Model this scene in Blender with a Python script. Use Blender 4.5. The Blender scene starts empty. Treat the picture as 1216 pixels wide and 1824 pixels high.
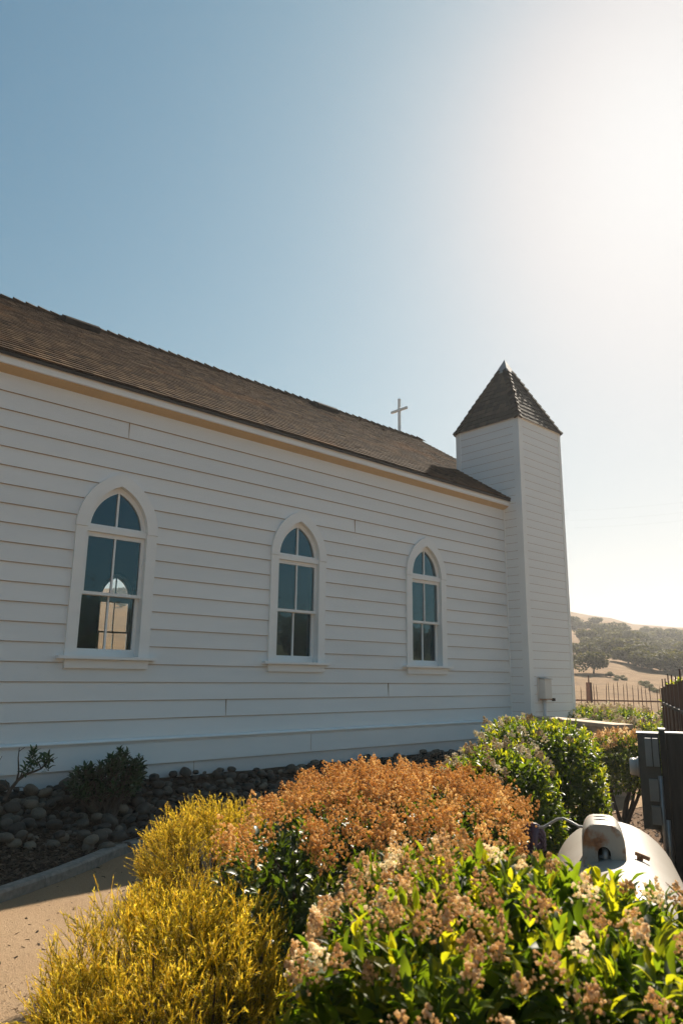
import bpy, math, random
import numpy as np
random.seed(7); rng = np.random.default_rng(7)
S = bpy.context.scene
COL = S.collection
R = math.radians
GZ = -1.65           # ground height; the camera (eye level) is at z = 0, 1.6 m up

# ------------------------------------------------------------------ camera
CM = np.array([[0.7356758, -0.6772240, 0.0121960], [-0.1602201, -0.1564975, 0.9745964], [0.6581114, 0.7189410, 0.2236363]])
FPX = 1276.053
def ray(u, v):
    return CM.T @ np.array([(u-608)/FPX, -(v-912)/FPX, 1.0])
def azvec(az, d, z=0.0):
    return np.array([math.sin(R(az))*d, math.cos(R(az))*d, z])
cam = bpy.data.cameras.new('camera'); camo = bpy.data.objects.new('camera', cam); COL.objects.link(camo)
cam.sensor_fit = 'VERTICAL'; cam.sensor_height = 36; cam.sensor_width = 24; cam.lens = FPX/1824*36
cam.clip_start = .05; cam.clip_end = 3000
from mathutils import Matrix, Vector
m3 = Matrix((CM[0], CM[1], -CM[2])).transposed()
camo.matrix_world = m3.to_4x4()
cam.dof.use_dof = True; cam.dof.focus_distance = 8.5; cam.dof.aperture_fstop = 7.1
S.camera = camo

# ------------------------------------------------------------------ light
SUN_AZ, SUN_EL = 71.0, 38.4
SD = Vector((math.sin(R(SUN_AZ))*math.cos(R(SUN_EL)), math.cos(R(SUN_AZ))*math.cos(R(SUN_EL)), math.sin(R(SUN_EL))))
sl = bpy.data.lights.new('sun', 'SUN'); sl.energy = 5.0; sl.angle = R(.5); sl.color = (1.0, .89, .74)
so = bpy.data.objects.new('sun', sl); COL.objects.link(so); so.rotation_euler = SD.to_track_quat('Z', 'Y').to_euler()
W = bpy.data.worlds.new('World'); S.world = W; W.use_nodes = True
wn, wl = W.node_tree.nodes, W.node_tree.links
sky = wn.new('ShaderNodeTexSky'); sky.sky_type = 'NISHITA'; sky.sun_disc = False
sky.sun_elevation = R(SUN_EL); sky.sun_rotation = R(SUN_AZ)
sky.air_density = 1.25; sky.dust_density = 1.35; sky.ozone_density = 4.0; sky.altitude = 100
bg = wn['Background']; bg.inputs[1].default_value = .05
# sky colour: a cooler blue away from the sun, softly rolling off to white round it
def wmath(op, a, b=None):
    n = wn.new('ShaderNodeMath'); n.operation = op
    for i, v in enumerate((a, b)):
        if v is None: continue
        if hasattr(v, 'links'): wl.new(v, n.inputs[i])
        else: n.inputs[i].default_value = v
    return n.outputs[0]
sepc = wn.new('ShaderNodeSeparateColor'); cmbc = wn.new('ShaderNodeCombineColor'); wl.new(sky.outputs[0], sepc.inputs[0])
xs_ = [wmath('POWER', wmath('MULTIPLY', sepc.outputs[i], g), pw) for i, (g, pw) in enumerate(((.090, 1.42), (.0905, 1.03), (.0905, 1.0)))]
ys_ = []
for i, x in enumerate(xs_):
    e = wmath('POWER', 2.71828, wmath('MULTIPLY', x, -1/.80))
    ys_.append(wmath('ADD', wmath('MULTIPLY', wmath('SUBTRACT', 1.0, e), 8.3), wmath('MULTIPLY', xs_[1], .24)))
kk = wn.new('ShaderNodeMapRange'); kk.interpolation_type = 'SMOOTHSTEP'; wl.new(xs_[1], kk.inputs[0]); kk.inputs[1].default_value = .55; kk.inputs[2].default_value = 1.6
for i, y in enumerate(ys_):      # the glow round the sun is neutral white
    wl.new(wmath('ADD', y, wmath('MULTIPLY', wmath('SUBTRACT', ys_[1], y), wmath('MULTIPLY', kk.outputs[0], .92))), cmbc.inputs[i])
wl.new(cmbc.outputs[0], bg.inputs[0])
S.view_settings.view_transform = 'Standard'; S.view_settings.look = 'None'
S.view_settings.exposure = 1.16; S.view_settings.gamma = 1

# ------------------------------------------------------------------ object helpers
def tag(o, label=None, cat=None, group=None, kind=None):
    if label: o['label'] = label
    if cat: o['category'] = cat
    if group: o['group'] = group
    if kind: o['kind'] = kind
    return o
def thing(name, loc, label, cat, group=None, rz=0.0):
    o = bpy.data.objects.new(name, None); COL.objects.link(o); o.location = loc; o.rotation_euler = (0, 0, rz)
    o.empty_display_size = .1
    return tag(o, label, cat, group)
def wloc(o):
    p = np.zeros(3)
    while o is not None:
        p += np.array(o.location); o = o.parent
    return p
def np_mesh(name, V, F, mats, attr=None, midx=None, smooth=False):
    """V (n,3); F: (m,k) array or a list of such arrays / of index tuples"""
    me = bpy.data.meshes.new(name)
    V = np.asarray(V, dtype=np.float32)
    if isinstance(F, np.ndarray): F = [F]
    arrs = [np.asarray(a, dtype=np.int32) for a in F if len(a)]
    loops = np.concatenate([a.ravel() for a in arrs])
    tot = np.concatenate([np.full(len(a), a.shape[1], dtype=np.int32) for a in arrs])
    start = np.concatenate([[0], np.cumsum(tot)[:-1]]).astype(np.int32)
    me.vertices.add(len(V)); me.vertices.foreach_set('co', V.ravel())
    me.loops.add(len(loops)); me.loops.foreach_set('vertex_index', loops)
    me.polygons.add(len(tot)); me.polygons.foreach_set('loop_start', start); me.polygons.foreach_set('loop_total', tot)
    for m in (mats if isinstance(mats, (list, tuple)) else [mats]): me.materials.append(m)
    if midx is not None: me.polygons.foreach_set('material_index', np.asarray(midx, dtype=np.int32))
    me.polygons.foreach_set('use_smooth', np.full(len(tot), smooth, dtype=bool))
    if attr is not None:
        for k, a in (attr.items() if isinstance(attr, dict) else [('rnd', attr)]):
            at = me.attributes.new(k, 'FLOAT', 'POINT'); at.data.foreach_set('value', np.asarray(a, dtype=np.float32))
    me.update(calc_edges=True); me.validate()
    return me
def put(name, me, parent=None, world=True):
    """link a mesh as one object; vertices given in world coordinates are moved into the parent's frame"""
    o = bpy.data.objects.new(name, me); COL.objects.link(o)
    if parent is not None:
        o.parent = parent
        if world:
            p = wloc(parent); me.transform(Matrix.Translation(Vector(-p)))
    return o
class MB:
    def __init__(s): s.v = []; s.f = []; s.a = []; s.r = 0.0
    def add(s, vs, fs):
        b = len(s.v); s.v += [tuple(map(float, p)) for p in vs]; s.f += [tuple(b+i for i in q) for q in fs]; s.a += [s.r]*len(vs)
    def box(s, x0, x1, y0, y1, z0, z1):
        s.add([(x0,y0,z0),(x1,y0,z0),(x1,y1,z0),(x0,y1,z0),(x0,y0,z1),(x1,y0,z1),(x1,y1,z1),(x0,y1,z1)],
              [(0,3,2,1),(4,5,6,7),(0,1,5,4),(1,2,6,5),(2,3,7,6),(3,0,4,7)])
    def obox(s, c, ax, ay, az, hx, hy, hz):
        c = np.array(c, float); ax, ay, az = (np.array(a, float) for a in (ax, ay, az)); vs = []
        for k in (-1, 1):
            for i, j in ((-1,-1),(1,-1),(1,1),(-1,1)): vs.append(c+ax*hx*i+ay*hy*j+az*hz*k)
        s.add(vs, [(0,3,2,1),(4,5,6,7),(0,1,5,4),(1,2,6,5),(2,3,7,6),(3,0,4,7)])
    def tube(s, pts, rad, n=8, cap=True):
        pts = [np.array(p, float) for p in pts]; k = len(pts)
        if not hasattr(rad, '__len__'): rad = [rad]*k
        up = np.array([0, 0, 1.0]); rings = []
        for i, p in enumerate(pts):
            d = pts[min(i+1, k-1)]-pts[max(i-1, 0)]; d /= np.linalg.norm(d)+1e-9
            a = np.cross(d, up if abs(d[2]) < .93 else np.array([1.0, 0, 0])); a /= np.linalg.norm(a); b = np.cross(d, a)
            rings.append([p+rad[i]*(a*math.cos(t*2*math.pi/n)+b*math.sin(t*2*math.pi/n)) for t in range(n)])
        fs = [(i*n+j, i*n+(j+1) % n, (i+1)*n+(j+1) % n, (i+1)*n+j) for i in range(k-1) for j in range(n)]
        if cap: fs += [tuple(range(n-1, -1, -1)), tuple((k-1)*n+j for j in range(n))]
        s.add([p for r_ in rings for p in r_], fs)
    def prism(s, outline, off):
        n = len(outline); o = np.array(outline, float); off = np.array(off, float)
        s.add(list(o)+list(o+off), [tuple(range(n-1, -1, -1)), tuple(range(n, 2*n))]+[(i, (i+1) % n, n+(i+1) % n, n+i) for i in range(n)])
    def strip(s, A, B, off):
        """band between the open polylines A and B, made solid along off"""
        n = len(A); A = np.array(A, float); B = np.array(B, float); off = np.array(off, float)
        vs = list(A)+list(B)+list(A+off)+list(B+off); f = []
        for i in range(n-1):
            f += [(i, i+1, n+i+1, n+i), (2*n+i, 3*n+i, 3*n+i+1, 2*n+i+1), (i, 2*n+i, 2*n+i+1, i+1), (n+i, n+i+1, 3*n+i+1, 3*n+i)]
        f += [(0, n, 3*n, 2*n), (n-1, 3*n-1, 4*n-1, 2*n-1)]
        s.add(vs, f)
    def mesh(s, name, mat, smooth=False):
        me = bpy.data.meshes.new(name); me.from_pydata(s.v, [], s.f); me.materials.append(mat)
        at = me.attributes.new('rnd', 'FLOAT', 'POINT'); at.data.foreach_set('value', np.array(s.a, dtype=np.float32))
        me.polygons.foreach_set('use_smooth', np.full(len(me.polygons), smooth, dtype=bool))
        me.update()
        import bmesh
        bm = bmesh.new(); bm.from_mesh(me); bmesh.ops.recalc_face_normals(bm, faces=bm.faces); bm.to_mesh(me); bm.free()
        return me
    def put(s, name, mat, parent=None, smooth=False, world=True, bevel=0):
        o = put(name, s.mesh(name, mat, smooth), parent, world)
        if bevel:
            b = o.modifiers.new('bevel', 'BEVEL'); b.width = bevel; b.segments = 2; b.limit_method = 'ANGLE'; b.angle_limit = R(40)
        return o
def copy_tree(o, parent=None):
    c = o.copy(); COL.objects.link(c)
    if parent is not None: c.parent = parent
    for ch in list(o.children): copy_tree(ch, c)
    return c

# ------------------------------------------------------------------ materials
def mat(name):
    m = bpy.data.materials.new(name); m.use_nodes = True
    return m, m.node_tree.nodes, m.node_tree.links, m.node_tree.nodes['Principled BSDF']
def ramp(N, L, src, stops):
    r = N.new('ShaderNodeValToRGB'); e = r.color_ramp.elements
    while len(e) < len(stops): e.new(.5)
    for q, (p, c) in zip(e, stops): q.position = p; q.color = (*c, 1)
    L.new(src, r.inputs[0]); return r
def noise(N, L, scale, detail=4, rough=.55, vec=None, map_scale=None):
    n = N.new('ShaderNodeTexNoise'); n.inputs['Scale'].default_value = scale; n.inputs['Detail'].default_value = detail; n.inputs['Roughness'].default_value = rough
    if vec is None: vec = N.new('ShaderNodeTexCoord').outputs['Object']
    if map_scale:
        mp = N.new('ShaderNodeMapping'); mp.inputs['Scale'].default_value = map_scale; L.new(vec, mp.inputs[0]); vec = mp.outputs[0]
    L.new(vec, n.inputs['Vector']); return n
def mixc(N, L, fac, a, b, mode='MIX'):
    x = N.new('ShaderNodeMix'); x.data_type = 'RGBA'; x.blend_type = mode
    for s, v in ((x.inputs[0], fac), (x.inputs[6], a), (x.inputs[7], b)):
        if hasattr(v, 'links'): L.new(v, s)
        elif hasattr(v, '__len__'): s.default_value = (*v, 1)
        else: s.default_value = v
    return x.outputs[2]
def bump(N, L, P, h, strength=.3, dist=.01):
    b = N.new('ShaderNodeBump'); b.inputs['Strength'].default_value = strength; b.inputs['Distance'].default_value = dist
    L.new(h, b.inputs['Height']); L.new(b.outputs[0], P.inputs['Normal'])
def attr(N, name='rnd'):
    a = N.new('ShaderNodeAttribute'); a.attribute_name = name; return a.outputs['Fac']
def surf(name, stops, scale=8, rough=.7, bstr=.2, bdist=.01, detail=5, map_scale=None, use_attr=False, spec=.5, metal=0):
    m, N, L, P = mat(name)
    n = noise(N, L, scale, detail, map_scale=map_scale)
    if use_attr:
        mm = N.new('ShaderNodeMath'); mm.operation = 'MULTIPLY_ADD'; L.new(n.outputs[0], mm.inputs[0]); mm.inputs[1].default_value = .5; L.new(attr(N), mm.inputs[2])
        ms = N.new('ShaderNodeMath'); ms.operation = 'MULTIPLY'; ms.inputs[1].default_value = .667; L.new(mm.outputs[0], ms.inputs[0]); src = ms.outputs[0]
    else: src = n.outputs[0]
    r = ramp(N, L, src, stops); L.new(r.outputs[0], P.inputs['Base Color'])
    P.inputs['Roughness'].default_value = rough; P.inputs['Specular IOR Level'].default_value = spec; P.inputs['Metallic'].default_value = metal
    if bstr: bump(N, L, P, n.outputs[0], bstr, bdist)
    return m
def paint_mat(name, base, worn, dirt=.5):
    m, N, L, P = mat(name)
    n1 = noise(N, L, 1.3, 6, .65, map_scale=(.5, 1, 2.2)); n2 = noise(N, L, 55, 3, .6, map_scale=(.25, 1, 1)); n3 = noise(N, L, 9, 6, .7)
    r1 = ramp(N, L, n1.outputs[0], [(.35, base), (.75, worn)])
    r3 = ramp(N, L, n3.outputs[0], [(.66, (0, 0, 0)), (.80, (dirt, dirt, dirt))])
    c = mixc(N, L, r3.outputs[0], r1.outputs[0], tuple(x*.72 for x in worn))
    rb = ramp(N, L, attr(N), [(0, (1, 1, 1)), (1, (.925, .93, .935))]); c = mixc(N, L, 1.0, c, rb.outputs[0], 'MULTIPLY')
    L.new(c, P.inputs['Base Color']); P.inputs['Roughness'].default_value = .55
    nb = noise(N, L, 1.1, 2, .5, map_scale=(.6, 1, 4)); ad = N.new('ShaderNodeMath'); ad.operation = 'MULTIPLY_ADD'; L.new(nb.outputs[0], ad.inputs[0]); ad.inputs[1].default_value = 6.0; L.new(n2.outputs[0], ad.inputs[2])
    bump(N, L, P, ad.outputs[0], .16, .004)
    return m
M = {}
M['white'] = paint_mat('white_paint', (.83, .855, .85), (.775, .80, .795), .35)
M['white_trim'] = paint_mat('white_trim_paint', (.84, .86, .85), (.79, .81, .80), .2)
M['soffit'] = paint_mat('soffit_board', (.60, .45, .26), (.52, .38, .21))  # tan takes in the warm bounce from the ground, put into the colour
M['skirt'] = paint_mat('weathered_white_board', (.72, .715, .70), (.60, .60, .59), .8)
M['gap'] = surf('joint_and_lap_shadow', [(.3, (.30, .20, .12)), (.7, (.42, .29, .18))], 12)  # brown for board-end joints and for shadow lines painted under the laps
def shingle_mat():
    m, N, L, P = mat('wood_shingle')
    n = noise(N, L, 30, 4, map_scale=(1, .25, .25)); big = noise(N, L, .55, 4, .6)
    a = attr(N)
    mm = N.new('ShaderNodeMath'); mm.operation = 'MULTIPLY_ADD'; L.new(n.outputs[0], mm.inputs[0]); mm.inputs[1].default_value = .45; L.new(a, mm.inputs[2])
    r = ramp(N, L, mm.outputs[0], [(.15, (.017, .010, .0055)), (.55, (.050, .029, .0155)), (.8, (.086, .053, .029)), (1, (.125, .082, .048))])
    big2 = noise(N, L, .35, 5, .65); dk = ramp(N, L, big2.outputs[0], [(.35, (.62, .62, .62)), (.65, (1, 1, 1))]); rr2 = mixc(N, L, 1.0, r.outputs[0], dk.outputs[0], 'MULTIPLY')
    lich = ramp(N, L, big.outputs[0], [(.56, (0, 0, 0)), (.70, (.75, .75, .75))])
    c = mixc(N, L, lich.outputs[0], rr2, (.16, .072, .022))
    L.new(c, P.inputs['Base Color']); P.inputs['Roughness'].default_value = .95; P.inputs['Specular IOR Level'].default_value = .05
    bump(N, L, P, n.outputs[0], .4, .004); return m
M['shingle'] = shingle_mat()
M['shingle_base'] = surf('dark_felt', [(.3, (.025, .02, .016)), (.7, (.04, .032, .025))], 10)
def spire_mat():
    m, N, L, P = mat('spire_shingle'); n = noise(N, L, 18, 4)
    mm = N.new('ShaderNodeMath'); mm.operation = 'MULTIPLY_ADD'; L.new(n.outputs[0], mm.inputs[0]); mm.inputs[1].default_value = .4; L.new(attr(N), mm.inputs[2])
    r = ramp(N, L, mm.outputs[0], [(.1, (.022, .017, .011)), (.7, (.044, .034, .023)), (1, (.075, .057, .038))])
    L.new(r.outputs[0], P.inputs['Base Color']); P.inputs['Roughness'].default_value = .85; P.inputs['Specular IOR Level'].default_value = .25; bump(N, L, P, n.outputs[0], .4, .004); return m
M['spire'] = spire_mat()
M['lead'] = surf('grey_metal_cap', [(.3, (.19, .19, .19)), (.7, (.27, .27, .265))], 6, .5, .1, metal=.2)
M['vent'] = surf('dark_vent_metal', [(.3, (.014, .011, .009)), (.7, (.028, .022, .017))], 6, .95, spec=.05)
def glass_mat():
    m, N, L, P = mat('old_window_glass'); N.remove(P); out = N['Material Output']
    tr = N.new('ShaderNodeBsdfTransparent'); tr.inputs[0].default_value = (.94, .955, .95, 1)
    gl = N.new('ShaderNodeBsdfGlossy'); gl.inputs['Roughness'].default_value = .01; gl.inputs[0].default_value = (.42, .82, 1, 1)
    fr = N.new('ShaderNodeFresnel'); fr.inputs[0].default_value = 1.95
    n = noise(N, L, 3.5, 2); b = N.new('ShaderNodeBump'); b.inputs['Strength'].default_value = .075; b.inputs['Distance'].default_value = .02
    L.new(n.outputs[0], b.inputs['Height']); L.new(b.outputs[0], gl.inputs['Normal'])
    mx = N.new('ShaderNodeMixShader'); L.new(fr.outputs[0], mx.inputs[0]); L.new(tr.outputs[0], mx.inputs[1]); L.new(gl.outputs[0], mx.inputs[2]); L.new(mx.outputs[0], out.inputs[0])
    return m
M['glass'] = glass_mat()
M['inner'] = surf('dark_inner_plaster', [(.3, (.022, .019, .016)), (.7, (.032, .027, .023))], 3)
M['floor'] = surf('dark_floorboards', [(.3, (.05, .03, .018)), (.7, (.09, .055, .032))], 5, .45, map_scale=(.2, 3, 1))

def leaf_mat(name, c0, c1, c2, trans, tmix=.5, rough=.38, spec=.5):
    m, N, L, P = mat(name); out = N['Material Output']
    n = noise(N, L, 40, 2)
    mm = N.new('ShaderNodeMath'); mm.operation = 'MULTIPLY_ADD'; L.new(n.outputs[0], mm.inputs[0]); mm.inputs[1].default_value = .3; L.new(attr(N), mm.inputs[2])
    r = ramp(N, L, mm.outputs[0], [(.15, c0), (.65, c1), (1.0, c2)])
    L.new(r.outputs[0], P.inputs['Base Color']); P.inputs['Roughness'].default_value = rough; P.inputs['Specular IOR Level'].default_value = spec
    t = N.new('ShaderNodeBsdfTranslucent'); c = mixc(N, L, 1.0, r.outputs[0], trans, 'MULTIPLY'); L.new(c, t.inputs[0])
    mx = N.new('ShaderNodeMixShader'); mx.inputs[0].default_value = tmix
    L.new(P.outputs[0], mx.inputs[1]); L.new(t.outputs[0], mx.inputs[2]); L.new(mx.outputs[0], out.inputs[0])
    return m
M['leaf'] = leaf_mat('glossy_green_leaf', (.020, .046, .008), (.050, .088, .011), (.13, .155, .015), (5.2, 4.0, .9), .56, .48, .3)
M['leaf_far'] = leaf_mat('hedge_leaf', (.020, .042, .009), (.050, .084, .012), (.13, .150, .018), (5.2, 4.2, 1.0), .44, .42)
M['leaf_shade'] = leaf_mat('shade_toned_hedge_leaf', (.016, .036, .008), (.034, .062, .010), (.10, .125, .016), (5.2, 4.2, 1.0), .30, .42)  # darker copy of the hedge leaf, with shade put into its colour
M['dark_leaf'] = leaf_mat('dark_whorled_leaf', (.018, .04, .014), (.03, .065, .02), (.05, .10, .03), (1.5, 1.8, 1), .25)
M['flower'] = leaf_mat('dried_flower_head', (.50, .35, .19), (.73, .57, .36), (.90, .84, .72), (1.3, 1.25, 1.1), .6, .8, .2)
M['flower_orange'] = leaf_mat('rusty_flower_head', (.50, .30, .12), (.69, .48, .225), (.86, .72, .46), (1.25, 1.22, 1.1), .6, .8, .2)
M['flower_pale'] = leaf_mat('pale_flower_head', (.45, .32, .18), (.62, .52, .36), (.82, .76, .62), (1.1, 1.05, .9), .4, .8, .2)
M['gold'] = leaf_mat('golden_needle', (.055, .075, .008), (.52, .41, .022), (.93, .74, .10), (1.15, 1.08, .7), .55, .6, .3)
M['twig'] = surf('grey_brown_twig', [(.3, (.05, .035, .025)), (.7, (.10, .075, .055))], 20, .9)
M['bark'] = surf('oak_bark', [(.3, (.05, .04, .03)), (.7, (.09, .075, .06))], 4, .9)
M['oak'] = leaf_mat('oak_leaf', (.026, .030, .011), (.055, .058, .020), (.12, .115, .038), (1.6, 1.5, .9), .4, .7, .2)
M['oak_light'] = leaf_mat('grey_green_leaf', (.07, .075, .035), (.12, .12, .06), (.20, .19, .12), (1.4, 1.4, .9), .3, .7, .2)
def hill_mat():
    m, N, L, P = mat('dry_golden_grass')
    a = noise(N, L, .035, 6, .65); b = noise(N, L, .6, 5, .7); g = noise(N, L, 7, 3, .7)
    r = ramp(N, L, b.outputs[0], [(.3, (.135, .076, .030)), (.5, (.195, .112, .046)), (.75, (.26, .165, .078))])
    k = ramp(N, L, a.outputs[0], [(.5, (0, 0, 0)), (.7, (.7, .7, .7))])
    c = mixc(N, L, k.outputs[0], r.outputs[0], (.12, .078, .036)); L.new(c, P.inputs['Base Color'])
    P.inputs['Roughness'].default_value = .9; P.inputs['Specular IOR Level'].default_value = .1
    bump(N, L, P, g.outputs[0], .6, .15); return m
M['hill'] = hill_mat()
def ground_mat():
    m, N, L, P = mat('bark_littered_soil')
    a = noise(N, L, 1.2, 6, .65); b = noise(N, L, 40, 4, .7)
    r = ramp(N, L, b.outputs[0], [(.3, (.055, .033, .02)), (.55, (.15, .095, .06)), (.8, (.27, .18, .115))])
    k = ramp(N, L, a.outputs[0], [(.42, (0, 0, 0)), (.62, (.8, .8, .8))])
    c = mixc(N, L, k.outputs[0], r.outputs[0], (.20, .13, .08))
    d = N.new('ShaderNodeVectorMath'); d.operation = 'LENGTH'; L.new(N.new('ShaderNodeTexCoord').outputs['Object'], d.inputs[0])
    mr = N.new('ShaderNodeMapRange'); L.new(d.outputs['Value'], mr.inputs[0]); mr.inputs[1].default_value = 19; mr.inputs[2].default_value = 26
    c2 = mixc(N, L, mr.outputs[0], c, (.40, .27, .13)); L.new(c2, P.inputs['Base Color'])
    P.inputs['Roughness'].default_value = .95; P.inputs['Specular IOR Level'].default_value = .1; bump(N, L, P, b.outputs[0], .8, .03); return m
M['ground'] = ground_mat()
def path_mat():
    m, N, L, P = mat('decomposed_granite')
    a = noise(N, L, 1.6, 6, .6); b = noise(N, L, 130, 3, .8); c_ = noise(N, L, 26, 5, .75)
    r = ramp(N, L, b.outputs[0], [(.28, (.20, .125, .07)), (.42, (.38, .255, .15)), (.62, (.46, .325, .20)), (.78, (.62, .48, .34))])
    k = ramp(N, L, a.outputs[0], [(.4, (0, 0, 0)), (.75, (.55, .55, .55))])
    c = mixc(N, L, k.outputs[0], r.outputs[0], (.33, .215, .12)); L.new(c, P.inputs['Base Color'])
    P.inputs['Roughness'].default_value = .95; P.inputs['Specular IOR Level'].default_value = .15
    s = N.new('ShaderNodeMath'); s.operation = 'ADD'; L.new(b.outputs[0], s.inputs[0]); L.new(c_.outputs[0], s.inputs[1]); bump(N, L, P, s.outputs[0], 1.0, .016); return m
M['path'] = path_mat()
M['mulch'] = surf('bark_mulch', [(.3, (.025, .017, .011)), (.55, (.06, .042, .028)), (.8, (.12, .085, .06))], 45, .95, .8, .02, spec=.15)
M['chip'] = surf('bark_chip', [(.1, (.022, .014, .009)), (.5, (.065, .044, .029)), (.9, (.16, .115, .08))], 20, .9, .2, use_attr=True, spec=.2)
M['rock'] = surf('river_rock', [(.1, (.022, .019, .015)), (.45, (.052, .045, .034)), (.7, (.095, .080, .058)), (.95, (.20, .16, .11))], 9, .75, .25, .006, use_attr=True)
M['concrete'] = surf('kerb_concrete', [(.3, (.17, .16, .14)), (.7, (.28, .26, .23))], 22, .9, .4, .006, spec=.2)
M['stucco'] = surf('tan_stucco', [(.3, (.46, .36, .25)), (.7, (.56, .45, .33))], 25, .9, .4, .005)
M['cap'] = surf('sandstone_cap', [(.3, (.40, .30, .20)), (.7, (.55, .44, .31))], 12, .85, .3, .005)
M['rustiron'] = surf('rusty_iron', [(.3, (.055, .022, .014)), (.6, (.10, .042, .026)), (.8, (.15, .07, .04))], 14, .8, .2, .004)
M['fencewood'] = surf('brown_fence_board', [(.3, (.07, .034, .02)), (.6, (.11, .056, .034)), (.8, (.16, .09, .06))], 9, .6, .3, .004, map_scale=(3, 3, .3))
M['post'] = surf('weathered_timber', [(.3, (.045, .038, .03)), (.7, (.10, .085, .068))], 8, .8, .3, .004, map_scale=(3, 3, .3))
M['panel'] = surf('grey_green_steel', [(.3, (.05, .058, .055)), (.7, (.08, .09, .084))], 5, .45, .05)
M['panel_light'] = surf('grey_box_steel', [(.3, (.22, .235, .23)), (.7, (.29, .30, .29))], 5, .5, .05)
M['meter'] = surf('meter_glass', [(.3, (.42, .42, .40)), (.7, (.55, .55, .52))], 5, .25, 0)
M['steel'] = surf('galvanised_pipe', [(.3, (.36, .36, .35)), (.7, (.48, .48, .47))], 12, .4, .05, metal=.5)
M['greypaint'] = paint_mat('pale_grey_box_paint', (.66, .655, .63), (.60, .59, .56), .4)
M['cable'] = surf('grey_cable', [(.3, (.30, .29, .27)), (.7, (.40, .39, .37))], 12, .5, 0)
M['black'] = surf('black_plastic', [(.3, (.012, .012, .012)), (.7, (.022, .022, .022))], 12, .3, 0)
M['purple'] = surf('dark_purple_plastic', [(.3, (.05, .03, .055)), (.7, (.09, .055, .095))], 12, .4, 0)
M['wire'] = surf('utility_wire', [(.3, (.03, .03, .03)), (.7, (.04, .04, .04))], 12, .6, 0)
M['pole'] = surf('utility_pole_wood', [(.3, (.07, .05, .035)), (.7, (.11, .08, .06))], 5, .9)
def tank_mat(name, rust_lo, rust_hi):
    m, N, L, P = mat(name)
    n = noise(N, L, 7, 6, .6); k = noise(N, L, 2.6, 4, .6); s = noise(N, L, 60, 3)
    r = ramp(N, L, k.outputs[0], [(.35, (.34, .31, .265)), (.7, (.29, .25, .205))])
    q = ramp(N, L, n.outputs[0], [(rust_lo, (0, 0, 0)), (rust_hi, (1, 1, 1))])
    rc = ramp(N, L, s.outputs[0], [(.3, (.16, .055, .02)), (.7, (.32, .14, .055))])
    c = mixc(N, L, q.outputs[0], r.outputs[0], rc.outputs[0]); L.new(c, P.inputs['Base Color']); P.inputs['Roughness'].default_value = .5
    bump(N, L, P, n.outputs[0], .05, .004); return m
M['tank'] = tank_mat('white_tank_paint', .70, .80)
M['tank_dome'] = tank_mat('chipped_dome_paint', .62, .70)
M['tank_face'] = tank_mat('rusted_dome_face', .50, .58)
M['rust'] = surf('rust_patch', [(.3, (.20, .085, .035)), (.7, (.42, .24, .13))], 20, .9)
M['inside'] = surf('dark_valve', [(.3, (.02, .018, .015)), (.7, (.04, .035, .03))], 9, .6)

# ================================================================== CHURCH
XT, XT2 = 11.648, 13.165          # bell tower along the wall
YF, YB = 7.578, 9.10              # tower front and back
YW, YO = 8.0, 15.5                # near and far long walls
XL, XG = -4.0, 13.15              # back gable, front gable
YR, SL = 11.75, .66               # ridge, roof slope
EY, EZ = 7.843, 3.48              # eave edge (shingle butts)
ZR = EZ+SL*(YR-EY)
church = thing('church', (5.0, 11.75, -1.55), 'white clapboard chapel with pointed-arch windows, brown shingle roof and square corner tower', 'church')
A_IN, Z_SILL, Z_SPR, Z_APX = .375, .19, 1.66, 2.20
def arch_half(z, a, za, zs=Z_SPR):
    """half width of a pointed opening at height z"""
    if z <= zs: return a
    h = za-zs; rr = (h*h+a*a)/(2*a); t = rr*rr-(z-zs)**2
    return max(0.0, a-rr+math.sqrt(max(t, 0)))
WX = [-1.88, .91, 3.70, 6.488, 9.279]          # windows of the near wall
WX2 = [-1.15, 1.65, 4.44, 7.23, 10.02]         # windows of the far wall
def wall_sheet(mb, x0, x1, zs, yfun, xs, a, zbot, za, flip=1):
    """clapboard sheet between heights zs, following yfun(z, side), with pointed holes"""
    lev = set(zs) | {zbot, Z_SPR, za}
    for i in range(1, 9): lev.add(Z_SPR+(za-Z_SPR)*i/9)
    lev = sorted(z for z in lev if zs[0] <= z <= zs[-1])
    for z0, z1 in zip(lev[:-1], lev[1:]):
        mid = (z0+z1)/2; hole = zbot < mid < za
        e0, e1 = [x0], [x0]
        if hole:
            for c in xs:
                h0 = arch_half(z0, a, za); h1 = arch_half(z1, a, za)
                e0 += [c-h0, c+h0]; e1 += [c-h1, c+h1]
        e0.append(x1); e1.append(x1)
        y0, y1 = yfun(z0, 1), yfun(z1, -1)
        mb.r = (math.sin(math.floor((mid-Z0S)/PITCH)*12.9898+x0)*43758.5453) % 1.0
        for i in range(0, len(e0), 2):
            mb.add([(e0[i], y0, z0), (e0[i+1], y0, z0), (e1[i+1], y1, z1), (e1[i], y1, z1)], [(0, 1, 2, 3)])
    # step under each board
    for z in zs[1:-1]:
        ya, yb = yfun(z, -1), yfun(z, 1)
        if abs(ya-yb) < 1e-5: continue
        e = [x0]
        if zbot < z < za:
            for c in xs:
                h = arch_half(z, a, za); e += [c-h, c+h]
        e.append(x1)
        for i in range(0, len(e), 2): mb.add([(e[i], yb, z), (e[i+1], yb, z), (e[i+1], ya, z), (e[i], ya, z)], [(0, 1, 2, 3)])
PITCH = .2085; Z0S = -.718
courses = [Z0S+PITCH*k for k in range(20)]
courses = [z for z in courses if z < 3.24]+[3.30]
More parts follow.
